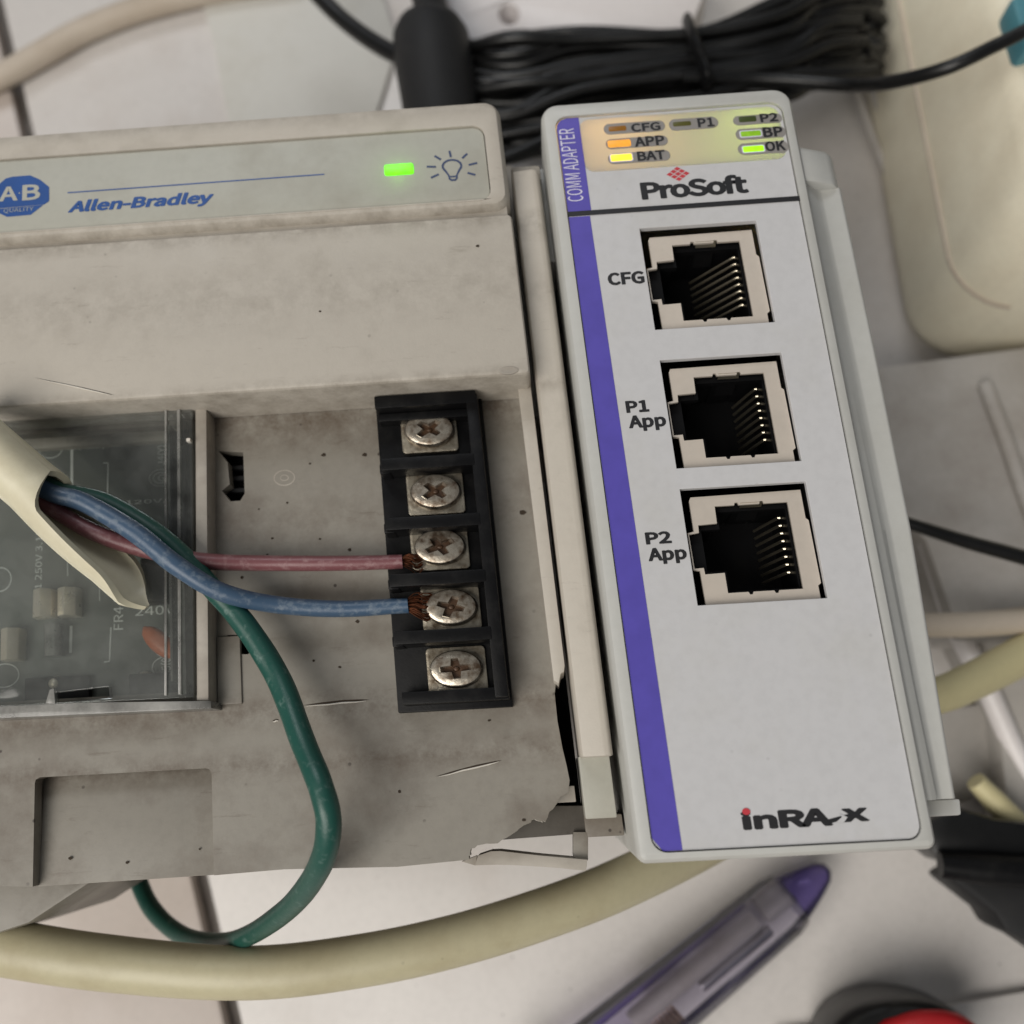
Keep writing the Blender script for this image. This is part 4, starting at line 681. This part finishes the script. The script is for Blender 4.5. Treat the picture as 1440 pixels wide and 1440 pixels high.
# the three sockets
def notch(pts, u, v, s): return pts + [(u-0.018, v), (u-0.012, v+s*0.022), (u+0.012, v+s*0.022), (u+0.018, v)]
def socket(y0, y1, reach=0.62):
    W, H = 14.1, y1-y0
    def T(u, v): return (8.5+u*W, y1-v*H)
    op = [(0.266, 0.15)]
    op = notch(op, 0.44, 0.15, -1); op = notch(op, 0.64, 0.15, -1)
    op += [(0.846, 0.15), (0.846, 0.90)]
    rev = [(0.66, 0.90), (0.65, 0.922), (0.63, 0.922), (0.62, 0.90), (0.46, 0.90), (0.45, 0.922), (0.43, 0.922), (0.42, 0.90)]
    op += rev + [(0.26, 0.90), (0.26, 0.728), (0.106, 0.732), (0.103, 0.676), (0.031, 0.678), (0.028, 0.384), (0.108, 0.372), (0.112, 0.306), (0.262, 0.30)]
    op = [T(*p) for p in op]
    plate = [T(*p) for p in ((0.085, 0.06), (0.965, 0.05), (0.965, 0.30), (0.985, 0.32), (0.99, 0.86), (0.965, 0.88), (0.965, 1.03), (0.075, 1.03), (0.07, 0.70), (0.02, 0.69), (0.02, 0.37), (0.07, 0.36), (0.07, 0.09))]
    so = MB().prism(plate, -1.75, -1.25, [op]).build('socket', 'jack', cm, bevel=0.08)
    li = MB(); rg = [[(x, y, z) for x, y in op] for z in (-1.6, -10.5)]
    li.loft(rg, False, False); li.sheet(op, -10.5); li.build('socket_liner', 'liner', so)
    # inner step of the liner
    inn = [T(*p) for p in ((0.29, 0.185), (0.835, 0.185), (0.835, 0.875), (0.29, 0.875), (0.29, 0.70), (0.14, 0.70), (0.14, 0.335), (0.29, 0.335))]
    MB().prism(op, -3.2, -2.3, [inn]).build('liner_lip', 'liner', so)
    # bright spring tab at the upper edge
    a, b = T(0.47, 0.135), T(0.645, 0.165)
    MB().add([(a[0], a[1], -1.2), (b[0], a[1], -1.2), (b[0], b[1], -2.0), (a[0], b[1], -2.0)], [(0,1,2,3)]).build('spring_tab', 'gold', so)
    MB().add([(a[0]+0.1, b[1], -2.0), (b[0]-0.1, b[1], -2.0), (b[0]-0.1, b[1]-0.5, -6.0), (a[0]+0.1, b[1]-0.5, -6.0)], [(0,1,2,3)]).build('spring_tab', 'liner', so)
    for k_ in range(8):
        v = 0.26 + 0.068*k_
        p0, p1, p2 = T(0.842, v), T(0.80, v), T(reach, v)
        MB().tube(smooth([(p0[0], p0[1], -3.0), (p1[0], p1[1], -2.75), (p1[0]-0.5, p1[1], -3.1), (p2[0], p2[1], -8.5)], 4), 0.17, 7).build('contact', 'gold', so)
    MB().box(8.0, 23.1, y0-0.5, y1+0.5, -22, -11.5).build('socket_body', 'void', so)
    return so
for i, (a, b) in enumerate(PORTS): socket(a, b, 0.47 if i == 0 else 0.66)
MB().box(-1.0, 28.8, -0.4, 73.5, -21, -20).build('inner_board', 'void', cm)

# right-hand flange
pf = [(27.5, -20), (27.5, -1.7), (29.75, -1.7), (30.5, -2.1), (31.2, -2.9), (31.9, -3.2), (33.95, -3.05), (34.25, -3.3), (34.35, -4.0), (34.35, -20)]
def fx(y): return -1.45 + 1.45*min(1, (y-3.6)/30.0) + 0.35*max(0, min(1, (y-33)/30.0))
MB().loft([[(x + (fx(y) if x > 33 else fx(y)*0.4 if x > 31 else 0), y, z) for x, z in pf] for y in (3.7, 18, 33, 55, 77.2)]).build('side_flange', 'pro', cm, bevel=0.16, angle=24)
MB().prism([(31.5, 6), (33.3, 6), (34.85, 33), (35.2, 62), (35.2, 74.6), (33.5, 74.6)], -20, -5.4).build('flange_plate', 'pro', cm, bevel=0.2)
pt = [(27.5, -20), (27.5, -0.9), (29.9, -0.8), (32.0, -1.6), (33.5, -2.2), (34.35, -3.2), (34.5, -20)]
MB().loft([[(x, y, z - (0.4 if y > 81.5 else 0)) for x, z in pt] for y in (77.0, 77.8, 79, 81.2, 82.1)]).build('flange_cap', 'pro', cm, bevel=0.45, angle=24)
MB().prism([(27.5, 1.9), (33.7, 1.9), (33.9, 3.6), (27.5, 3.6)], -20, -4.9).build('flange_foot', 'pro', cm, bevel=0.3)
MB().box(-2.3, -1.5, 72.6, 86.5, -24, -8.5).build('latch', 'pro', cm, bevel=0.3)

# ------------------------------------------------------------------ supply cable with its three wires
sc_ = empty('supply_cable', -66, 30, 0, 'cream sheathed cable cut open, its blue, pink and green wires led to the terminals', 'cable')
A = at(-70, 582, 4.0); B = at(218, 838, -1.6)
ax = (B-A).normalized(); up0 = Vector((0, 0, 1))
n1 = ax.cross(up0).normalized(); n2 = n1.cross(ax)            # n1 points down-left in the picture, n2 towards the viewer
Ltot = (B-A).length; R0 = 3.35
if n1.y > 0: n1 = -n1
def sheath_ring(s, r):
    u = s/Ltot; c0 = 0.43
    w_ = max(0.0, (u-c0)/(1-c0)); half = math.pi*0.999 if w_ <= 0 else math.pi*(0.58 + 0.419*max(0, 1-w_/0.16)**2 - 0.16*w_)*(1 if w_ < 0.68 else max(0.13, 1-0.87*((w_-0.68)/0.32)**2.1))
    th0 = math.radians(-30)
    c = A + ax*s
    rr_ = r*(1.0 + 0.10*math.sin(min(1, max(0, (u-0.4)/0.4))*math.pi)) * (1 if u < 0.93 else 1-0.35*((u-0.93)/0.07))
    out = []
    for j in range(33):
        th = th0 + half*(j/16-1)
        wob = 1 + 0.02*math.sin(9*u+3*th)
        out.append(c + (n1*math.cos(th) - n2*math.sin(th)*(-1))*rr_*wob)
    return out
S = [Ltot*i/70 for i in range(71)]
sh = MB()
outer = [sheath_ring(s, R0) for s in S]; inner = [sheath_ring(s, R0-0.75) for s in S]
sh.loft(outer, False, False, closed=False)
nR, nC = len(S), 33
o = len(sh.v); sh.v += [tuple(p) for r in inner for p in r]
for k_ in range(nR-1):
    for i in range(nC-1):
        a = o+k_*nC+i; sh.f.append((a, a+nC, a+nC+1, a+1))
for k_ in range(nR-1):
    for i in (0, nC-1):
        a, b = k_*nC+i, (k_+1)*nC+i; sh.f.append((a, b, o+b, o+a))
for i in range(nC-1):
    a = (nR-1)*nC+i; sh.f.append((a, a+1, o+a+1, o+a))
sh.build('sheath', 'sheath', sc_, doubles=True, sharp=50)
def wire(name, mat, pts, r, lab_=None, n=14):
    P = smooth(pts, 10)
    rs = lerp_list(r, len(P)) if isinstance(r, (list, tuple)) else r
    ph = random.uniform(0, 6)
    P = [p + Vector((0, 0.07*math.sin(0.23*i+ph), 0.05*math.sin(0.31*i+2*ph))) for i, p in enumerate(P)]
    rs = [q*(1+0.008*math.sin(0.9*i+ph)) for i, q in enumerate(rs)]
    o = MB().tube(P, rs, n).build(name, mat, sc_, sharp=60)
    if lab_: o['label'] = lab_
    return o
bw = wire('wire', 'blue', [at(-30, 632, 3.4), at(65, 690, 1.2), at(120, 708, 0.4), at(190, 748, 0.0), at(250, 797, -0.6), at(310, 832, -2.0), at(390, 850, -4.4), at(480, 857, -5.4), at(574, 851, -6.0)], [1.0, 1.05, 1.12, 1.2, 1.18, 1.1, 1.02, 0.98, 0.9], 'blue insulated wire ending at the fourth screw')
pw = wire('wire', 'pink', [at(-30, 645, 2.0), at(90, 725, -0.6), at(150, 755, -1.4), at(215, 776, -2.4), at(280, 788, -3.4), at(370, 791.5, -4.8), at(460, 793, -5.4), at(566, 789, -6.0)], [0.95, 1.0, 1.05, 1.02, 0.98, 0.94, 0.92, 0.85], 'pink insulated wire ending at the third screw')
gw = wire('wire', 'green', [at(-30, 625, 2.2), at(75, 686, 0.2), at(150, 708, -1.5), at(235, 762, -2.6), at(300, 828, -3.5), at(345, 880, -3.8), at(392, 955, -3.6), at(425, 1040, -1.5), at(452, 1110, 1.0), at(462, 1165, 0.5), at(446, 1225, -4), at(400, 1283, -14), at(330, 1322, -26), at(262, 1318, -36), at(215, 1280, -42), at(190, 1225, -45), at(180, 1180, -46)],
          [1.1, 1.1, 1.15, 1.2, 1.25, 1.38, 1.42, 1.38, 1.36, 1.36, 1.3, 1.26, 1.22, 1.22, 1.3, 1.3, 1.3], 'green insulated wire looping down over the lower edge')
random.seed(3)
def strands(end, dx, n, sprd, parent):
    mb = MB()
    for k_ in range(n):
        y = random.uniform(-sprd, sprd)
        p = [Vector((end.x-0.3, end.y+y*0.4, end.z+random.uniform(-.3, .5))), Vector((end.x+dx*0.35, end.y+y+random.uniform(-.3, .3), end.z+random.uniform(0, .5))),
             Vector((end.x+dx*0.7, end.y+y*1.3-random.uniform(0, .5), end.z+random.uniform(-.3, .3))), Vector((end.x+dx, end.y+y*1.1, end.z-0.4))]
        mb.tube(smooth(p, 4), 0.065, 5)
    return mb.build('copper_strands', 'copper', parent)
strands(at(566, 789, -6.0), 2.3, 26, 0.95, pw)
strands(at(574, 851, -6.0), 2.9, 40, 1.3, bw)

# ------------------------------------------------------------------ things lying around
def cable(name, mat, pts, r, label, cat, n=16, k=10):
    P = smooth(pts, k)
    o = MB().tube(P, lerp_list(r, len(P)) if isinstance(r, (list, tuple)) else r, n).build(name, mat, None, sharp=60)
    return tag(o, label, cat)
cable('power_cable', 'cable', [at(-120, 1305, -24), at(0, 1331, -24), at(150, 1354, -24), at(340, 1368, -24), at(500, 1352, -25), at(650, 1320, -27), at(800, 1272, -31), at(900, 1230, -36), at(1000, 1180, -44), at(1080, 1130, -52)],
      [3.45, 3.4, 3.3, 3.1, 3.1, 3.1, 3.15, 3.25, 3.3, 3.3], 'thick cream cable sweeping across the bottom below both modules', 'cable', 24)
cable('cream_hose', 'cable3', [at(-60, 128, ZT+2.7), at(0, 108, ZT+2.7), at(60, 75, ZT+2.7), at(120, 42, ZT+2.7), at(200, 12, ZT+2.7), at(300, -12, ZT+2.7), at(420, -30, ZT+2.7)], 2.7, 'blurred cream cable crossing the tiles in the top left corner', 'cable')
cable('signal_cable', 'cable3', [at(1230, 878, -48), at(1300, 879, -50), at(1370, 878, -52), at(1440, 872, -54), at(1540, 858, -56)], [1.9, 1.9, 2.0, 2.1, 2.1], 'dull cream cable running level, right of the grey module', 'cable')
cable('yellowed_cable', 'cable2', [at(1230, 1020, -46), at(1300, 985, -48), at(1350, 966, -50), at(1440, 920, -54), at(1540, 860, -58)], [2.7, 2.7, 2.8, 3.0, 3.2], 'yellowed cable rising to the right edge below the dull cream one', 'cable')
cable('yellowed_offcut', 'cable2', [at(1372, 1098, -60), at(1400, 1128, -61), at(1440, 1168, -62), at(1520, 1250, -64)], [1.6, 2.0, 2.0, 2.0], 'short yellowed cable end beside the black plug', 'cable')
cable('black_lead', 'black_soft', [at(1230, 722, -44), at(1290, 740, -44), at(1360, 762, -45), at(1440, 784, -46), at(1540, 815, -48)], [0.95, 1.0, 1.15, 1.25, 1.3], 'thin black lead leaving the middle of the right edge', 'cable')
# grey-white plastic tray on the right
tr_ = empty('plastic_tray', 60, 30, ZT, 'scuffed grey white plastic tray with a ridge, right of the grey module', 'tray')
zr = -60.0
MB().prism([at2(*p, zr) for p in ((1180, 520), (1480, 480), (1600, 800), (1600, 900), (1350, 900), (1300, 760), (1240, 700))], ZT+1, zr).build('tray_floor', 'tray', tr_, bevel=2.0)
MB().prism([at2(*p, zr) for p in ((1335, 790), (1620, 800), (1660, 1180), (1440, 1180), (1420, 1000), (1350, 860))], ZT+1, zr-5).build('tray_floor', 'tray', tr_, bevel=1.5)
MB().tube(smooth([at(1255, 560, -62), at(1285, 690, -62), at(1312, 780, -63), at(1345, 880, -64), at(1385, 960, -65), at(1430, 1060, -66), at(1480, 1160, -67)], 8), 1.9, 14).build('tray_ridge', 'white', tr_, sharp=60)
MB().tube(smooth([at(1385, 540, -59), at(1415, 620, -59), at(1450, 720, -59), at(1500, 830, -60)], 8), 1.3, 12).build('tray_ridge', 'tray', tr_, sharp=60)
MB().prism([at2(*p, -70) for p in ((1290, 1000), (1400, 985), (1440, 1100), (1360, 1130), (1300, 1120))], ZT+0.5, -70).build('tray_step', 'tray', tr_, bevel=1.5)

# cream case on the right
cc = empty('cream_case', 95, 130, ZT, 'cream rounded plastic case standing at the upper right', 'case')
P0 = at(1186, 40, ZT); P1 = at(1268, 514, ZT)
dv = (P0-P1); dv.z = 0; dv.normalize(); dn = at(1440, 530, ZT) - at(1280, 516, ZT); dn.normalize()
def cp2(a, b): q = P1 + dv*a + dn*b; return (q.x, q.y)
def case_outline(inset, rad):
    L, Wd = 170.0, 95.0; pts = []
    for cx, cy, a0 in ((inset+rad, inset+rad, 180), (inset+rad, Wd-inset-rad, 90), (L-inset-rad, Wd-inset-rad, 0), (L-inset-rad, inset+rad, 270)):
        seg = [math.radians(a0 + (90*j/7)) for j in range(8)]
        pts.append((cx, cy, seg))
    order = []
    for (cx, cy, seg) in (pts[0], pts[3], pts[2], pts[1]):
        for q in seg: order.append((cx+rad*math.cos(q), cy+rad*math.sin(q)))
    return [cp2(a, b) for a, b in order]
rg = []
for ins, rad, z in ((3.0, 9, ZT+2), (0.8, 9, ZT+4), (0, 9, ZT+8), (6.0, 8.5, ZT+32), (8.2, 8, ZT+40), (9.4, 8, ZT+42.3), (11, 8, ZT+43.2), (13, 6, ZT+42.8), (14.5, 5, ZT+41.5)):
    rg.append([(x, y, z) for x, y in case_outline(ins, rad)])
MB().loft(rg).build('case_body', 'cream', cc, sharp=60)
MB().tube([(x, y, ZT+21) for x, y in case_outline(3.15, 8.9)], 0.45, 6).build('case_seam', 'cable3', cc, sharp=60)
MB().prism([cp2(0.5, 22), cp2(16, 22), cp2(16, 44), cp2(-2.5, 44), cp2(-4, 36)], ZT, ZT+8).build('case_foot', 'cream', cc, bevel=1.6)
MB().prism([cp2(19, 19), cp2(150, 19), cp2(150, 76), cp2(19, 76)], ZT+40, ZT+42.9).build('case_panel', 'cable3', cc, bevel=0.8)
a = at(1444, 42, ZT+45)
MB().prism([(a.x-2.2, a.y-5), (a.x+6, a.y-5), (a.x+6, a.y+5), (a.x-2.2, a.y+5)], ZT+41, ZT+47).build('case_clip', 'teal', cc, bevel=1.0)

# black cable bundle behind the modules
bun = empty('coiled_black_cable', 20, 130, ZT, 'tied bundle of thin black cable behind the two modules', 'cable bundle')
random.seed(21)
st = MB()
x0, x1 = 648, 1222
for k_ in range(57):
    f_ = (k_ % 19)/18.0; layer = k_//19
    yl = 66 + 160*f_ + random.uniform(-6, 6); yr = -22 + 132*f_ + random.uniform(-6, 6); ym = 46 + 94*f_
    z = -60 + layer*5.2 + random.uniform(-2.0, 2.0)
    l, r = x0 + random.uniform(-12, 26), x1 + random.uniform(-26, 10)
    st.tube(smooth([at(l, yl, z-2), at(l+70, yl-4+random.uniform(-16, 16), z+random.uniform(-2.5, 2.5)), at(820, (yl+ym)/2-3+random.uniform(-14, 14), z+1), at(985, ym, z+1.0), at(1100, (ym+yr)/2+random.uniform(-18, 18), z+1+random.uniform(-1.5, 1.5)), at(r-50, yr+4, z), at(r, yr, z-2)], 6), 1.15, 9)
st.build('coils', 'black_soft', bun, sharp=60)['kind'] = 'stuff'
for sx, top, bot, z in ((650, 55, 215, -56), (1216, -10, 104, -56)):
    en = MB(); last = None
    for k_ in range(10):
        u = k_/9; a_ = at(sx, top+(bot-top)*u, z+random.uniform(-3, 4)); b_ = at(sx+random.uniform(-4, 4), min(bot, top+(bot-top)*u+22), z+random.uniform(-3, 4))
        d_ = -6 if sx < 900 else 6
        en.tube(smooth([a_, (a_+b_)/2+Vector((d_*random.uniform(.25, .6), 0, -1)), b_], 6), 1.35, 8)
    en.build('coil_bends', 'black_soft', bun, sharp=60)['kind'] = 'stuff'
tie = [at(966, 28, -49), at(974, 52, -43), at(988, 85, -43), at(996, 118, -45), at(990, 130, -60)]
MB().tube(smooth(tie, 6), [0.9]*25, 10, True, 1.6).build('cable_tie', 'black', bun, sharp=60)
MB().tube(smooth([at(960, 108, -45), at(1080, 112, -46), at(1190, 119, -42), at(1250, 116, -34), at(1330, 96, -27), at(1400, 64, -25), at(1440, 44, -24), at(1520, 0, -22)], 8), lerp_list([1.2, 1.25, 1.25, 1.15, 1.08, 1.08, 1.05, 1.05], 57), 14).build('lead', 'black_soft', bun, sharp=60)
# dark moulded plug
pl = empty('moulded_plug', -25, 140, ZT, 'dark grey round moulded plug with cord, behind the power supply', 'plug')
a, b = at(603, 30, -50), at(622, 175, -50)
d_ = (b-a)
MB().tube([a-d_*0.02, a+d_*0.06, a+d_*0.16, a+d_*0.5, a+d_*0.85, b+d_*0.25, b+d_*0.5], [3.2, 6.2, 7.2, 7.4, 7.0, 6.6, 6.0], 28).build('plug_body', 'black_box', pl, sharp=60)
MB().tube(smooth([at(400, -60, -56), at(448, -6, -55), at(490, 34, -54), at(540, 68, -52), at(590, 90, -50)], 8), 1.75, 14).build('cord', 'black_soft', pl, sharp=60)
MB().tube(smooth([at(585, -70, -58), at(598, -20, -56), at(608, 20, -53), at(612, 50, -50)], 8), 3.4, 14).build('strain_relief', 'black_box', pl, sharp=60)
# pale bracket at the top with a hole
wb = empty('white_bracket', 20, 165, ZT, 'white plastic bracket with a round hole at the top edge', 'bracket')
zw = -62
hl = at2(716, 19, zw)
MB().prism([at2(*p, zw) for p in ((655, 78), (640, 30), (600, -60), (900, -80), (1000, -30), (968, 48), (880, 58), (780, 74))], ZT+1, zw, [list(reversed(ellipse(hl[0], hl[1], 2.0, 2.4)))]).build('bracket_body', 'white', wb, bevel=1.2)
# pale sheet behind the power supply
sh_ = MB().prism([at2(*p, ZT+1.2) for p in ((272, -40), (300, 60), (325, 190), (520, 190), (560, 60), (520, -60))], ZT+0.3, ZT+1.2)
tag(sh_.build('pale_card', 'card', bevel=0.3), 'pale greenish card lying behind the power supply', 'card')
# thin white cords beside the cream case
for i, (pts, lb_) in enumerate((([at(1190, 92, -66), at(1212, 150, -67), at(1232, 205, -68), at(1262, 280, -70)], 'thin pale cord hanging nearer the grey module beside the cream case'),
                 ([at(1205, 78, -66), at(1228, 130, -67), at(1248, 190, -68), at(1270, 260, -70)], 'thin pale cord lying closest against the cream case'))):
    cable('thin_cord', 'tray', pts, 0.8, lb_, 'cord', 10)['group'] = 'thin pale cords by the cream case'

# lilac test screwdriver
tg = empty('test_screwdriver', 5, -15, ZT, 'clear lilac test screwdriver with a purple cap, below the grey module', 'screwdriver')
a, b = at(1150, 1232, ZT+7), at(880, 1455, ZT+9)
d_ = (b-a); L_ = d_.length; dx = d_.normalized(); sd = Vector((-dx.y, dx.x, 0)); uz = dx.cross(sd)
def trod(name, mat, s0, s1, r0, r1, off=(0, 0), n=8, mid=None):
    ss = [s0, s0+(s1-s0)*0.04, s0+(s1-s0)*0.96, s1]; rs = [r0*0.88, r0, r1, r1*0.88]
    return MB().tube([a+dx*s+sd*off[0]+uz*off[1] for s in ss], rs, n).build(name, mat, tg, bevel=0.25 if n <= 8 else 0, sharp=30)
trod('handle', 'lilac', 6.0, L_+22, 5.0, 6.2)
MB().tube([a+dx*s for s in (-2.2, -1.0, 1.2, 4.0, 6.4)], [0.9, 1.9, 2.7, 3.5, 4.1], 20).build('cap', 'violet', tg, sharp=60)
trod('collar', 'tray', 6.0, 11.5, 2.4, 2.4, (-1.4, 0), 14)
trod('resistor_rod', 'steel', 12, 27, 1.0, 1.0, (1.6, 0), 12)
trod('neon_tube', 'tray', 13, L_-2, 1.7, 1.7, (-1.0, 0.5), 14)
for s_, o_ in ((1, 4.0), (-1, -3.9)):
    trod('purple_rib', 'violet', 13, L_+22, 0.5, 0.7, (o_, 0.8), 8)
sp_ = MB(); PP = []
for j in range(90):
    q = j*0.7; PP.append(a + dx*(L_-9+j*0.09) + sd*(2.6+1.5*math.cos(q)) + uz*(1.5*math.sin(q)))
sp_.tube(PP, 0.28, 6).build('spring', 'brass', tg)

# red and black knob at the lower edge
kb = empty('red_knob', 40, -30, ZT, 'red topped black knob cut off by the bottom edge', 'knob')
kc = at(1283, 1488, -61)
MB().lathe([(11.8, -14.5), (12.4, -12), (12.4, -3), (11.8, -0.8), (10.8, 0), (8.9, 0), (8.5, -1.2)], (kc.x, kc.y, -61), 48, 0.66).build('knob_rim', 'black_soft', kb, sharp=50)
kr = at(1318, 1483, -59)
MB().lathe([(9.0, -1.6), (8.7, 0.2), (7.5, 1.3), (5, 2.0), (0.1, 2.3)], (kr.x, kr.y, -61), 48, 0.66).build('knob_top', 'red', kb, sharp=60)

# black mains plug at the right
bp = empty('black_plug', 60, 0, ZT, 'black plug lying at the right edge below the tray', 'plug')
zz = -56
MB().prism([at2(*p, zz) for p in ((1300, 1160), (1345, 1132), (1400, 1150), (1560, 1170), (1560, 1240), (1440, 1222), (1330, 1212), (1312, 1200))], zz-10, zz).build('plug_body', 'black_soft', bp, bevel=1.6)
MB().tube([at(1322, 1216, zz+1), at(1380, 1222, zz+1.5), at(1460, 1228, zz+1.5), at(1560, 1236, zz+1.5)], [1.9, 2.3, 2.4, 2.4], 16).build('plug_rib', 'black', bp, sharp=60)
MB().prism([at2(*p, zz-3) for p in ((1335, 1235), (1350, 1225), (1560, 1225), (1560, 1400), (1450, 1325), (1414, 1308), (1400, 1285))], zz-14, zz-3).build('plug_wing', 'black_box', bp, bevel=1.6)
# pale sheet of plastic with a fold at the lower right
fs = MB().prism([at2(*p, ZT+1.5) for p in ((1085, 1452), (1300, 1418), (1480, 1386), (1600, 1600), (1100, 1620))], ZT+0.3, ZT+2.0)
tag(fs.build('pale_sheet', 'tile2', bevel=0.8), 'pale plastic sheet at the lower right corner behind the knob', 'sheet')
